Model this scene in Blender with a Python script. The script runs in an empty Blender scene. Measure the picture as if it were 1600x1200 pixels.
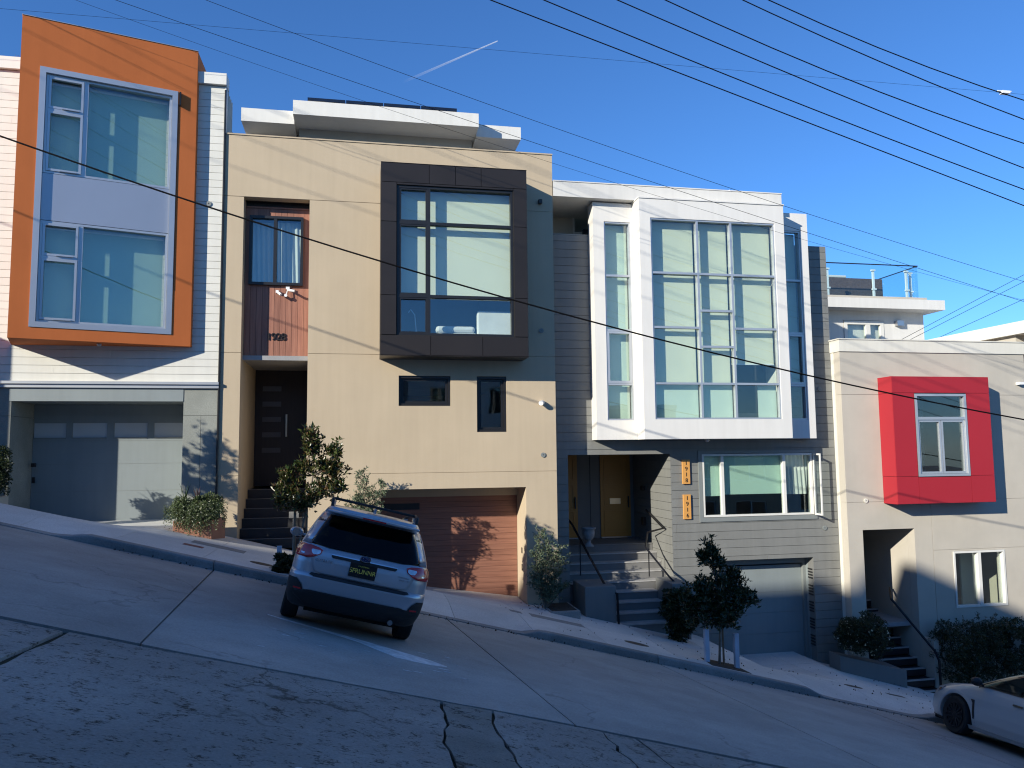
import bpy, bmesh, math, random
import numpy as np
from mathutils import Vector, Matrix

# ------------------------------------------------------------------ camera, light, exposure
S = bpy.context.scene
COL = S.collection
R = math.radians
YAW, PITCH, ROLL = 0.19277, 0.08891, -0.0106
fw_ = Vector((math.sin(YAW)*math.cos(PITCH), math.cos(YAW)*math.cos(PITCH), math.sin(PITCH)))
rt_ = fw_.cross(Vector((0, 0, 1))).normalized()
up_ = rt_.cross(fw_)
r2 = rt_*math.cos(ROLL) + up_*math.sin(ROLL)
u2 = -rt_*math.sin(ROLL) + up_*math.cos(ROLL)
cam_d = bpy.data.cameras.new('camera')
cam = bpy.data.objects.new('camera', cam_d)
COL.objects.link(cam)
M = Matrix((r2, u2, -fw_)).transposed().to_4x4()
M.translation = Vector((0, -17.4, 0))
cam.matrix_world = M
cam_d.sensor_width = 36.0
cam_d.lens = 36.0*1202/1600
cam_d.clip_end = 6000
cam_d.clip_start = 0.05
S.camera = cam

SUN_AZ, SUN_EL = R(57), R(20)      # azimuth measured from the facades' normal
sun_to = Vector((-math.sin(SUN_AZ)*math.cos(SUN_EL), -math.cos(SUN_AZ)*math.cos(SUN_EL), math.sin(SUN_EL)))
world = bpy.data.worlds.new('World'); S.world = world; world.use_nodes = True
wn = world.node_tree.nodes; wl = world.node_tree.links; wn.clear()
sky = wn.new('ShaderNodeTexSky'); sky.sky_type = 'NISHITA'; sky.sun_disc = False
sky.sun_elevation = SUN_EL
sky.sun_rotation = math.atan2(sun_to.x, sun_to.y)
sky.altitude = 100; sky.air_density = 1.0; sky.dust_density = 0.0; sky.ozone_density = 9.8
bg = wn.new('ShaderNodeBackground'); bg.inputs[1].default_value = 0.14
wo = wn.new('ShaderNodeOutputWorld')
wl.new(sky.outputs[0], bg.inputs[0]); wl.new(bg.outputs[0], wo.inputs[0])
sd = bpy.data.lights.new('sun', 'SUN'); sd.energy = 5.0; sd.angle = R(0.5); sd.color = (1.0, 0.95, 0.84)
so = bpy.data.objects.new('sun', sd); COL.objects.link(so)
so.rotation_euler = (-sun_to).to_track_quat('-Z', 'Y').to_euler()
S.view_settings.view_transform = 'Standard'; S.view_settings.look = 'None'
S.view_settings.gamma = 1.0; S.view_settings.use_curve_mapping = False
S.view_settings.exposure = 0.5
S.render.engine = 'CYCLES'
S.cycles.max_bounces = 8; S.cycles.transparent_max_bounces = 24
S.cycles.use_denoising = True
S.cycles.filter_width = 1.15

rng = random.Random(7)
nrg = np.random.default_rng(11)

# ------------------------------------------------------------------ materials
def _mat(name):
    m = bpy.data.materials.new(name); m.use_nodes = True
    n = m.node_tree.nodes; l = m.node_tree.links
    return m, n, l, n['Principled BSDF']

def coords(n, l, scale=(1, 1, 1), obj=False):
    if obj:
        tc = n.new('ShaderNodeTexCoord'); src = tc.outputs['Object']
    else:
        g = n.new('ShaderNodeNewGeometry'); src = g.outputs['Position']
    mp = n.new('ShaderNodeMapping'); mp.inputs['Scale'].default_value = scale
    l.new(src, mp.inputs[0])
    return mp.outputs[0]

def noise(n, l, vec, scale, detail=4, rough=0.55):
    t = n.new('ShaderNodeTexNoise'); t.inputs['Scale'].default_value = scale
    t.inputs['Detail'].default_value = detail; t.inputs['Roughness'].default_value = rough
    l.new(vec, t.inputs['Vector']); return t.outputs['Fac']

def ramp(n, l, fac, stops):
    r = n.new('ShaderNodeValToRGB'); e = r.color_ramp.elements
    while len(e) > 1: e.remove(e[-1])
    e[0].position = stops[0][0]; e[0].color = (*stops[0][1], 1)
    for p, c in stops[1:]:
        k = e.new(p); k.color = (*c, 1)
    l.new(fac, r.inputs[0]); return r.outputs[0]

def mixc(n, l, a, b, fac, mode='MIX'):
    m = n.new('ShaderNodeMix'); m.data_type = 'RGBA'; m.blend_type = mode
    for s, v in ((m.inputs[6], a), (m.inputs[7], b)):
        if hasattr(v, 'links'): l.new(v, s)
        else: s.default_value = (*v, 1)
    if hasattr(fac, 'links'): l.new(fac, m.inputs[0])
    else: m.inputs[0].default_value = fac
    return m.outputs[2]

def mul(c, k): return tuple(min(1, x*k) for x in c)

def bumpn(n, l, b, h, strength, dist=0.01, prev=None):
    bp = n.new('ShaderNodeBump'); bp.inputs['Strength'].default_value = strength
    bp.inputs['Distance'].default_value = dist
    l.new(h, bp.inputs['Height'])
    if prev: l.new(prev, bp.inputs['Normal'])
    l.new(bp.outputs[0], b.inputs['Normal']); return bp.outputs[0]

def plain(name, col, rough=0.6, metal=0.0, var=0.12, vscale=1.5, bump=0.0, bscale=60, coat=0.0, streak=0.0, spec=0.5, island=0.0):
    m, n, l, b = _mat(name)
    v = coords(n, l)
    c = ramp(n, l, noise(n, l, v, vscale, 5), [(0.3, mul(col, 1-var)), (0.7, mul(col, 1+var))])
    if streak:
        vs = coords(n, l, (5, 5, 0.35))
        s = ramp(n, l, noise(n, l, vs, 1.3, 5, 0.6), [(0.35, (1-streak,)*3), (0.62, (1, 1, 1))])
        c = mixc(n, l, c, s, 1.0, 'MULTIPLY')
    if island:
        g = n.new('ShaderNodeObjectInfo')
        r_ = ramp(n, l, g.outputs['Random'], [(0, (1-island,)*3), (1, (1, 1, 1))])
        c = mixc(n, l, c, r_, 1.0, 'MULTIPLY')
    l.new(c, b.inputs['Base Color'])
    b.inputs['Roughness'].default_value = rough; b.inputs['Metallic'].default_value = metal
    b.inputs['Coat Weight'].default_value = coat; b.inputs['Specular IOR Level'].default_value = spec
    if bump: bumpn(n, l, b, noise(n, l, v, bscale, 3), bump, 0.006)
    return m

def concrete(name, c0, c1, dark, dk=0.4, bump=0.3, flecks=0.0, rough=0.85, fs=9, crack=0.0):
    m, n, l, b = _mat(name)
    v = coords(n, l)
    c = ramp(n, l, noise(n, l, v, 0.9, 8, 0.65), [(0.3, c0), (0.7, c1)])
    big = ramp(n, l, noise(n, l, coords(n, l, (0.7, 0.9, 0.7)), 0.8, 7, 0.65), [(0.42, (1-dk,)*3), (0.62, (1, 1, 1))])
    c = mixc(n, l, c, big, 1.0, 'MULTIPLY')
    fine = ramp(n, l, noise(n, l, v, 45, 4, 0.7), [(0.3, (0.8,)*3), (0.7, (1.12,)*3)])
    c = mixc(n, l, c, fine, 1.0, 'MULTIPLY')
    g = n.new('ShaderNodeObjectInfo')
    rr = ramp(n, l, g.outputs['Random'], [(0, (0.9,)*3), (1, (1.06,)*3)])
    c = mixc(n, l, c, rr, 1.0, 'MULTIPLY')
    h = noise(n, l, v, 55, 4, 0.7)
    if flecks:
        f1 = noise(n, l, coords(n, l, (1, 1.5, 1)), fs, 7, 0.8)
        f2 = noise(n, l, v, fs*0.28, 3)
        f = n.new('ShaderNodeMath'); f.operation = 'MULTIPLY_ADD'; f.inputs[1].default_value = 0.45
        l.new(f2, f.inputs[0]); l.new(f1, f.inputs[2])
        fm = ramp(n, l, f.outputs[0], [(0.0, (0, 0, 0)), (0.60, (1, 1, 1)), (0.635, (0, 0, 0))])
        fm2 = ramp(n, l, f.outputs[0], [(0.80, (0, 0, 0)), (0.85, (1, 1, 1))])
        c = mixc(n, l, c, dark, fm2)
        h2 = n.new('ShaderNodeMath'); h2.operation = 'SUBTRACT'
        l.new(h, h2.inputs[0]); l.new(fm2, h2.inputs[1]); h = h2.outputs[0]
    if crack:
        vo = n.new('ShaderNodeTexVoronoi'); vo.feature = 'DISTANCE_TO_EDGE'; vo.inputs['Scale'].default_value = 0.42
        dv = n.new('ShaderNodeVectorMath'); dv.operation = 'MULTIPLY_ADD'
        nt = n.new('ShaderNodeTexNoise'); nt.inputs['Scale'].default_value = 2.0; nt.inputs['Detail'].default_value = 6
        l.new(v, nt.inputs['Vector'])
        l.new(nt.outputs['Color'], dv.inputs[0]); dv.inputs[1].default_value = (0.9, 0.9, 0.9); l.new(v, dv.inputs[2])
        l.new(dv.outputs[0], vo.inputs['Vector'])
        cr = ramp(n, l, vo.outputs['Distance'], [(0.0, (1, 1, 1)), (0.006, (0.8,)*3), (0.010, (0, 0, 0))])
        gate = ramp(n, l, noise(n, l, v, 0.35, 2), [(0.52, (0, 0, 0)), (0.60, (1, 1, 1))])
        cr = mixc(n, l, cr, gate, 1.0, 'MULTIPLY')
        cm = n.new('ShaderNodeMath'); cm.operation = 'MULTIPLY'; cm.inputs[1].default_value = crack; l.new(cr, cm.inputs[0])
        c = mixc(n, l, c, dark, cm.outputs[0])
    l.new(c, b.inputs['Base Color']); b.inputs['Roughness'].default_value = rough
    b.inputs['Specular IOR Level'].default_value = 0.3
    bumpn(n, l, b, h, bump, 0.008)
    return m

def wood(name, c0, c1, axis='z', rough=0.5, scale=1.0, rnd=0.25):
    m, n, l, b = _mat(name)
    sc = {'z': (14, 14, 0.7), 'x': (0.7, 14, 14)}[axis]
    v = coords(n, l, sc)
    g = n.new('ShaderNodeObjectInfo')
    c = ramp(n, l, noise(n, l, v, 1.6*scale, 6, 0.65), [(0.25, c0), (0.75, c1)])
    rr = ramp(n, l, g.outputs['Random'], [(0, (1-rnd,)*3), (1, (1+rnd*0.3,)*3)])
    c = mixc(n, l, c, rr, 1.0, 'MULTIPLY')
    l.new(c, b.inputs['Base Color']); b.inputs['Roughness'].default_value = rough
    bumpn(n, l, b, noise(n, l, v, 4, 4), 0.15, 0.004)
    return m

def glass(name, tint, base=0.07, rough=0.0, wav=0.012):
    m, n, l, b = _mat(name)
    n.remove(b)
    out = n['Material Output']
    tr = n.new('ShaderNodeBsdfTransparent'); tr.inputs[0].default_value = (*tint, 1)
    gl = n.new('ShaderNodeBsdfGlossy'); gl.inputs['Roughness'].default_value = rough
    gl.inputs[0].default_value = (0.9, 0.95, 1.0, 1)
    fr = n.new('ShaderNodeLayerWeight'); fr.inputs[0].default_value = 0.5
    pw = n.new('ShaderNodeMath'); pw.operation = 'POWER'; pw.inputs[1].default_value = 4.0
    l.new(fr.outputs['Facing'], pw.inputs[0])
    ad = n.new('ShaderNodeMath'); ad.operation = 'MULTIPLY_ADD'; ad.inputs[1].default_value = 0.9; ad.inputs[2].default_value = base; ad.use_clamp = True
    l.new(pw.outputs[0], ad.inputs[0])
    mx = n.new('ShaderNodeMixShader'); l.new(ad.outputs[0], mx.inputs[0]); l.new(tr.outputs[0], mx.inputs[1]); l.new(gl.outputs[0], mx.inputs[2])
    if wav:
        bp = n.new('ShaderNodeBump'); bp.inputs['Strength'].default_value = wav; bp.inputs['Distance'].default_value = 0.2
        l.new(noise(n, l, coords(n, l), 1.1, 1), bp.inputs['Height']); l.new(bp.outputs[0], gl.inputs['Normal'])
    l.new(mx.outputs[0], out.inputs[0])
    return m

def leafmat(name, cols, rough=0.45, trans=0.25):
    m, n, l, b = _mat(name)
    g = n.new('ShaderNodeNewGeometry')
    k = len(cols)
    c = ramp(n, l, g.outputs['Random Per Island'], [(i/max(1, k-1), cc) for i, cc in enumerate(cols)])
    l.new(c, b.inputs['Base Color']); b.inputs['Roughness'].default_value = rough
    tl = n.new('ShaderNodeBsdfTranslucent'); l.new(c, tl.inputs[0])
    mx = n.new('ShaderNodeMixShader'); mx.inputs[0].default_value = trans
    l.new(b.outputs[0], mx.inputs[1]); l.new(tl.outputs[0], mx.inputs[2]); l.new(mx.outputs[0], n['Material Output'].inputs[0])
    return m

def emis(name, col, s):
    m, n, l, b = _mat(name)
    b.inputs['Base Color'].default_value = (*col, 1); b.inputs['Emission Color'].default_value = (*col, 1)
    b.inputs['Emission Strength'].default_value = s
    return m

MT = dict(
    stucco_beige=plain('beige stucco', (0.475, 0.385, 0.268), 0.9, var=0.055, vscale=0.55, bump=0.35, bscale=70, streak=0.04, spec=0.2),
    stucco_white=plain('white stucco', (0.64, 0.62, 0.57), 0.85, var=0.03, bump=0.15, bscale=80, streak=0.06, spec=0.25),
    stucco_soft=plain('warm grey stucco', (0.465, 0.425, 0.355), 0.9, var=0.05, bump=0.2, bscale=90, streak=0.02, spec=0.2),
    stucco_ivory=plain('ivory parapet paint', (0.66, 0.63, 0.54), 0.75, var=0.03, streak=0.05),
    orange=plain('orange stucco', (0.55, 0.155, 0.045), 0.85, var=0.05, vscale=1.0, bump=0.2, bscale=90, streak=0.04, spec=0.2),
    red=plain('red panel', (0.36, 0.020, 0.030), 0.5, var=0.03, vscale=0.6, island=0.05, spec=0.35),
    white_board=plain('white siding paint', (0.66, 0.645, 0.575), 0.6, var=0.03, vscale=2, island=0.05, streak=0.05),
    white_trim=plain('white trim paint', (0.68, 0.66, 0.60), 0.5, var=0.03, streak=0.05),
    white_bay=plain('white bay paint', (0.70, 0.675, 0.62), 0.5, var=0.02, streak=0.05),
    grey_board=plain('grey siding paint', (0.205, 0.205, 0.188), 0.6, var=0.05, vscale=2, island=0.10, streak=0.08),
    grey_wall=plain('grey wall paint', (0.175, 0.175, 0.165), 0.7, var=0.05, streak=0.06),
    grey_trim=plain('grey trim paint', (0.20, 0.215, 0.205), 0.5, var=0.04),
    grey_garage=plain('garage paint grey', (0.22, 0.25, 0.25), 0.5, var=0.04, streak=0.06),
    cast=concrete('board concrete', (0.24, 0.25, 0.22), (0.33, 0.34, 0.30), (0.1, 0.1, 0.1), 0.2, 0.3),
    alu=plain('aluminium frame', (0.50, 0.52, 0.54), 0.38, 0.55, var=0.04),
    spandrel=plain('pale metal spandrel', (0.42, 0.44, 0.48), 0.32, 0.45, var=0.04, vscale=0.6, bump=0.1, bscale=2),
    black=plain('black frame', (0.012, 0.012, 0.013), 0.4, var=0.1),
    bronze=plain('dark bronze panel', (0.032, 0.026, 0.023), 0.42, 0.35, var=0.08, island=0.18),
    bronze_back=plain('dark joint', (0.012, 0.011, 0.010), 0.8),
    joint=plain('dark joint filler', (0.03, 0.03, 0.028), 0.9, var=0.3),
    moss=plain('mossy joint filler', (0.022, 0.028, 0.014), 0.95, var=0.5, vscale=6),
    cedar=wood('reddish cedar', (0.24, 0.095, 0.06), (0.42, 0.19, 0.12)),
    garage_wood=wood('reddish garage wood', (0.19, 0.080, 0.052), (0.32, 0.150, 0.098), 'x', rnd=0.10),
    dark_wood=wood('dark door wood', (0.012, 0.008, 0.007), (0.03, 0.02, 0.016)),
    ochre=plain('ochre door paint', (0.42, 0.20, 0.035), 0.45, var=0.05),
    plaque=plain('bright ochre plaque', (0.62, 0.30, 0.075), 0.45, var=0.04),
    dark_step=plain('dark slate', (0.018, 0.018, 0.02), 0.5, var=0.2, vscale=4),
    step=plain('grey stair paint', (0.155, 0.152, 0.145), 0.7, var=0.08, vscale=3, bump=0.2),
    nosing=plain('worn pale nosing', (0.36, 0.35, 0.33), 0.6, var=0.15, vscale=6),
    glass=glass('window glass', (0.945, 0.985, 0.96), 0.085),
    glass_clear=glass('clear glass', (0.95, 0.98, 0.97), 0.04),
    glass_rail=glass('rail glass', (0.90, 0.96, 0.96), 0.04),
    frosted=plain('frosted glass', (0.50, 0.52, 0.52), 0.35, var=0.05, coat=0.3),
    blind=plain('roller blind cloth', (0.68, 0.67, 0.52), 0.9, var=0.02, spec=0.2),
    blind_green=plain('pale green blind cloth', (0.42, 0.57, 0.48), 0.9, var=0.02, spec=0.2),
    sheer=plain('frosted film', (0.58, 0.66, 0.56), 0.8, var=0.03, spec=0.2),
    curtain=plain('curtain cloth', (0.50, 0.52, 0.48), 0.9, var=0.05),
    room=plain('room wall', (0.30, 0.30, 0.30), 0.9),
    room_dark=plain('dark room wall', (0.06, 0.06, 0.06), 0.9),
    cloth_white=plain('white upholstery', (0.68, 0.68, 0.66), 0.9, bump=0.2, bscale=20),
    roof=plain('roof membrane', (0.22, 0.22, 0.22), 0.9),
    solar=plain('solar panel', (0.008, 0.010, 0.018), 0.2, coat=0.5),
    new_conc=concrete('smooth street concrete', (0.34, 0.33, 0.305), (0.44, 0.425, 0.395), (0.08, 0.08, 0.07), 0.16, 0.15, flecks=0.0, fs=5, crack=0.35),
    old_conc=concrete('worn street concrete', (0.29, 0.28, 0.255), (0.38, 0.365, 0.335), (0.05, 0.048, 0.04), 0.18, 0.7, flecks=1.0, fs=24, crack=0.7),
    patch_conc=concrete('greenish patch concrete', (0.25, 0.25, 0.22), (0.33, 0.325, 0.29), (0.04, 0.04, 0.035), 0.25, 0.7, flecks=0.6, fs=9, crack=0.5),
    walk=concrete('pale pavement concrete', (0.62, 0.61, 0.57), (0.72, 0.705, 0.66), (0.2, 0.2, 0.19), 0.12, 0.15),
    walk_dull=concrete('dull pavement concrete', (0.28, 0.27, 0.25), (0.34, 0.33, 0.30), (0.15, 0.15, 0.14), 0.2, 0.2),
    kerb=concrete('kerb concrete', (0.27, 0.265, 0.25), (0.36, 0.355, 0.335), (0.1, 0.1, 0.1), 0.25, 0.3),
    paint=plain('worn white road paint', (0.66, 0.66, 0.65), 0.7, var=0.25, vscale=9),
    iron=plain('cast iron', (0.05, 0.045, 0.042), 0.6, 0.3, var=0.2, vscale=20),
    brick_red=plain('red cover', (0.22, 0.09, 0.07), 0.8, var=0.2, vscale=20),
    terracotta=plain('terracotta stucco', (0.30, 0.145, 0.095), 0.85, var=0.08, vscale=3, bump=0.2),
    soil=plain('soil', (0.04, 0.03, 0.02), 0.95, var=0.4, vscale=12, bump=0.8, bscale=30),
    bark=plain('bark', (0.16, 0.13, 0.10), 0.9, var=0.25, vscale=12, bump=0.5, bscale=30),
    stake=plain('wooden stake', (0.20, 0.14, 0.09), 0.8, var=0.2, vscale=8),
    post=plain('pale painted post', (0.45, 0.50, 0.58), 0.7, var=0.1, vscale=6),
    rail=plain('black handrail', (0.012, 0.012, 0.014), 0.35, 0.2),
    steel=plain('steel', (0.55, 0.55, 0.56), 0.3, 0.9),
    brass=plain('brass', (0.55, 0.48, 0.36), 0.35, 0.9),
    sill_grey=plain('dim frosted lite', (0.07, 0.07, 0.075), 0.3, var=0.1),
    urn=plain('stone urn', (0.24, 0.24, 0.24), 0.8, var=0.15, vscale=10, bump=0.4),
    wicker=plain('brown wicker', (0.075, 0.055, 0.045), 0.8, var=0.35, vscale=25, bump=1.0, bscale=70),
    wire=plain('black cable', (0.004, 0.004, 0.005), 0.8, spec=0.1),
    white_plastic=plain('white plastic', (0.75, 0.75, 0.73), 0.4),
    ground=plain('earth', (0.14, 0.13, 0.11), 0.95, var=0.2, vscale=0.3),
    leaf_mag=leafmat('magnolia leaves', [(0.015, 0.030, 0.010), (0.030, 0.055, 0.015), (0.06, 0.085, 0.02), (0.10, 0.10, 0.03), (0.11, 0.055, 0.025), (0.03, 0.05, 0.015)], 0.28, 0.2),
    leaf_dark=leafmat('dark glossy leaves', [(0.012, 0.026, 0.010), (0.022, 0.042, 0.014), (0.035, 0.055, 0.02), (0.02, 0.035, 0.012)], 0.28, 0.12),
    leaf_olive=leafmat('grey green leaves', [(0.10, 0.14, 0.075), (0.16, 0.20, 0.12), (0.07, 0.10, 0.05), (0.13, 0.17, 0.10)], 0.6, 0.2),
    leaf_trail=leafmat('trailing leaves', [(0.035, 0.06, 0.02), (0.07, 0.10, 0.03), (0.11, 0.15, 0.05), (0.14, 0.17, 0.09), (0.05, 0.07, 0.03)], 0.5, 0.2),
    leaf_hedge=leafmat('hedge leaves', [(0.012, 0.022, 0.008), (0.025, 0.04, 0.012), (0.045, 0.06, 0.02), (0.015, 0.028, 0.01)], 0.4, 0.15),
    leaf_grey=leafmat('silvery ground cover', [(0.12, 0.15, 0.13), (0.20, 0.24, 0.21), (0.08, 0.10, 0.085)], 0.8, 0.1),
    leaf_red=leafmat('dark red spiky leaves', [(0.06, 0.025, 0.03), (0.10, 0.05, 0.05), (0.04, 0.03, 0.03)], 0.4, 0.1),
    petals=leafmat('white petals', [(0.7, 0.68, 0.45), (0.8, 0.78, 0.65)], 0.7, 0.2),
    twig=plain('grey twigs', (0.12, 0.10, 0.08), 0.9),
    litter=leafmat('dry leaves', [(0.05, 0.03, 0.02), (0.09, 0.06, 0.035), (0.03, 0.02, 0.015)], 0.8, 0.0),
)

# ------------------------------------------------------------------ mesh helpers
class MB:
    def __init__(self, T=None):
        self.v = []; self.f = []; self.T = T
    def add(self, vs, fs):
        o = len(self.v)
        if self.T is not None: vs = [tuple(self.T @ Vector(p)) for p in vs]
        self.v += [tuple(p) for p in vs]; self.f += [tuple(i+o for i in f) for f in fs]
        return self
    def box(self, x0, x1, y0, y1, z0, z1):
        vs = [(x0, y0, z0), (x1, y0, z0), (x1, y1, z0), (x0, y1, z0), (x0, y0, z1), (x1, y0, z1), (x1, y1, z1), (x0, y1, z1)]
        return self.add(vs, [(0, 3, 2, 1), (4, 5, 6, 7), (0, 1, 5, 4), (1, 2, 6, 5), (2, 3, 7, 6), (3, 0, 4, 7)])
    def prism(self, poly, z0, z1):          # polygon in x,y; z0/z1 numbers or lists
        n = len(poly)
        a = z0 if isinstance(z0, (list, tuple)) else [z0]*n
        b = z1 if isinstance(z1, (list, tuple)) else [z1]*n
        vs = [(p[0], p[1], a[i]) for i, p in enumerate(poly)] + [(p[0], p[1], b[i]) for i, p in enumerate(poly)]
        fs = [tuple(range(n))[::-1], tuple(range(n, 2*n))] + [(i, (i+1) % n, (i+1) % n+n, i+n) for i in range(n)]
        return self.add(vs, fs)
    def xprism(self, poly, y0, y1):         # polygon in x,z, extruded along y
        n = len(poly)
        vs = [(p[0], y0, p[1]) for p in poly] + [(p[0], y1, p[1]) for p in poly]
        fs = [tuple(range(n)), tuple(range(n, 2*n))[::-1]] + [(i, i+n, (i+1) % n+n, (i+1) % n) for i in range(n)]
        return self.add(vs, fs)
    def tube(self, pts, r, n=8, r1=None, caps=True):
        pts = [Vector(p) for p in pts]; m = len(pts); base = []
        prev = None
        for i, p in enumerate(pts):
            d = (pts[min(i+1, m-1)] - pts[max(i-1, 0)]).normalized()
            a = prev if prev is not None else (Vector((0, 0, 1)) if abs(d.z) < 0.9 else Vector((1, 0, 0)))
            s = d.cross(a)
            if s.length < 1e-6: s = d.cross(Vector((0, 1, 0)))
            s.normalize(); t = s.cross(d).normalized(); prev = t
            rr = r if r1 is None else r + (r1-r)*i/max(1, m-1)
            base.append([p + s*math.cos(2*math.pi*k/n + math.pi/n)*rr + t*math.sin(2*math.pi*k/n + math.pi/n)*rr for k in range(n)])
        vs = [v for ring in base for v in ring]
        fs = [(i*n+k, i*n+(k+1) % n, (i+1)*n+(k+1) % n, (i+1)*n+k) for i in range(m-1) for k in range(n)]
        if caps: fs += [tuple(range(n))[::-1], tuple(range((m-1)*n, m*n))]
        return self.add(vs, fs)
    def lathe(self, prof, c, n=20, axis='z'):
        vs = []; m = len(prof)
        for r, h in prof:
            for k in range(n):
                a = 2*math.pi*k/n
                if axis == 'z': vs.append((c[0]+r*math.cos(a), c[1]+r*math.sin(a), c[2]+h))
                elif axis == 'y': vs.append((c[0]+r*math.cos(a), c[1]+h, c[2]+r*math.sin(a)))
                else: vs.append((c[0]+h, c[1]+r*math.cos(a), c[2]+r*math.sin(a)))
        fs = [(i*n+k, i*n+(k+1) % n, (i+1)*n+(k+1) % n, (i+1)*n+k) for i in range(m-1) for k in range(n)]
        fs += [tuple(range(n))[::-1], tuple(range((m-1)*n, m*n))]
        return self.add(vs, fs)
    def grid(self, f, nu, nv):              # f(u,v)->(x,y,z)
        vs = [f(i/nu, j/nv) for j in range(nv+1) for i in range(nu+1)]
        return self.add(vs, [(j*(nu+1)+i, j*(nu+1)+i+1, (j+1)*(nu+1)+i+1, (j+1)*(nu+1)+i) for j in range(nv) for i in range(nu)])
    def wall(self, x0, x1, z0, z1, y0, y1, holes=()):
        xs = sorted({x0, x1, *[h[i] for h in holes for i in (0, 1) if x0 < h[i] < x1]})
        zs = sorted({z0, z1, *[h[i] for h in holes for i in (2, 3) if z0 < h[i] < z1]})
        nx, nz = len(xs)-1, len(zs)-1
        def solid(i, j):
            if i < 0 or j < 0 or i >= nx or j >= nz: return False
            cx, cz = (xs[i]+xs[i+1])/2, (zs[j]+zs[j+1])/2
            return not any(h[0] < cx < h[1] and h[2] < cz < h[3] for h in holes)
        for i in range(nx):
            for j in range(nz):
                if not solid(i, j): continue
                a, b, c, d = xs[i], xs[i+1], zs[j], zs[j+1]
                self.add([(a, y0, c), (b, y0, c), (b, y0, d), (a, y0, d)], [(0, 1, 2, 3)])
                self.add([(a, y1, c), (b, y1, c), (b, y1, d), (a, y1, d)], [(3, 2, 1, 0)])
                if not solid(i-1, j): self.add([(a, y0, c), (a, y1, c), (a, y1, d), (a, y0, d)], [(3, 2, 1, 0)])
                if not solid(i+1, j): self.add([(b, y0, c), (b, y1, c), (b, y1, d), (b, y0, d)], [(0, 1, 2, 3)])
                if not solid(i, j-1): self.add([(a, y0, c), (b, y0, c), (b, y1, c), (a, y1, c)], [(3, 2, 1, 0)])
                if not solid(i, j+1): self.add([(a, y0, d), (b, y0, d), (b, y1, d), (a, y1, d)], [(0, 1, 2, 3)])
        return self

def islands(mb):
    par = list(range(len(mb.v))); key = {}
    def find(i):
        while par[i] != i: par[i] = par[par[i]]; i = par[i]
        return i
    for i, p in enumerate(mb.v):
        k = tuple(round(c, 4) for c in p)
        if k in key: par[find(i)] = find(key[k])
        else: key[k] = i
    for f in mb.f:
        for i in f[1:]: par[find(i)] = find(f[0])
    out = {}
    for f in mb.f: out.setdefault(find(f[0]), []).append(f)
    res = []
    for fs in out.values():
        m = MB(); idx = {}
        for f in fs:
            for i in f:
                if i not in idx: idx[i] = len(m.v); m.v.append(mb.v[i])
        m.f = [tuple(idx[i] for i in f) for f in fs]; res.append(m)
    return res

def objs(name, mb, mat, parent=None, **k):
    return [obj(name, m, mat, parent, **k) for m in islands(mb)]

def fix_parent(o, parent):
    if parent is not None:
        o.parent = parent
        loc = Matrix.Identity(4)
        p = parent
        # every parent here is an Empty (translation only) or a mesh at the origin of its Empty
        o.matrix_parent_inverse = Matrix.Translation(-Vector(parent.get('_org', (0, 0, 0))))
        o['_org'] = (0.0, 0.0, 0.0)

def obj(name, mb, mat, parent=None, smooth=False, bevel=0.0, local=False):
    if isinstance(mat, str): mat = MT[mat]
    if isinstance(mb, MB):
        me = bpy.data.meshes.new(name); me.from_pydata(mb.v, [], mb.f); me.update()
    else: me = mb
    if not me.materials: me.materials.append(mat)
    o = bpy.data.objects.new(name, me); COL.objects.link(o)
    if smooth:
        for p in me.polygons: p.use_smooth = True
    if bevel:
        bm = bmesh.new(); bm.from_mesh(me); bmesh.ops.remove_doubles(bm, verts=bm.verts, dist=1e-5); bm.to_mesh(me); bm.free()
        b = o.modifiers.new('bevel', 'BEVEL'); b.width = bevel; b.segments = 2; b.limit_method = 'ANGLE'; b.angle_limit = R(40)
    if parent is not None:
        if local: o.parent = parent
        else: fix_parent(o, parent)
    return o

def tag(o, label=None, cat=None, group=None, kind=None):
    if label: o['label'] = label
    if cat: o['category'] = cat
    if group: o['group'] = group
    if kind: o['kind'] = kind
    return o

def thing(name, label, cat, loc=(0, 0, 0), group=None):
    o = bpy.data.objects.new(name, None); COL.objects.link(o); o.location = loc; o.empty_display_size = 0.3
    o['_org'] = tuple(float(x) for x in loc)
    return tag(o, label, cat, group)

def struct(name, mb, mat, parent=None, **k):
    o = obj(name, mb, mat, parent, **k); o['kind'] = 'structure'; return o

def text_mb(s, size, mat_T, ext=0.004, spacing=1.0, align='CENTER', bold=0.0):
    cu = bpy.data.curves.new('t', 'FONT'); cu.body = s; cu.size = size; cu.extrude = ext
    cu.align_x = align; cu.align_y = 'CENTER'; cu.space_character = spacing; cu.offset = bold
    o = bpy.data.objects.new('t', cu); COL.objects.link(o)
    dg = bpy.context.evaluated_depsgraph_get()
    me = bpy.data.meshes.new_from_object(o.evaluated_get(dg))
    bpy.data.objects.remove(o); bpy.data.curves.remove(cu)
    me.transform(mat_T); me.materials.clear()
    return me
def Tfront(x, y, z, rot=0.0):       # text standing upright, readable from -y
    return Matrix.Translation((x, y, z)) @ Matrix.Rotation(R(90), 4, 'X') @ Matrix.Rotation(rot, 4, 'Z')

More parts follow.
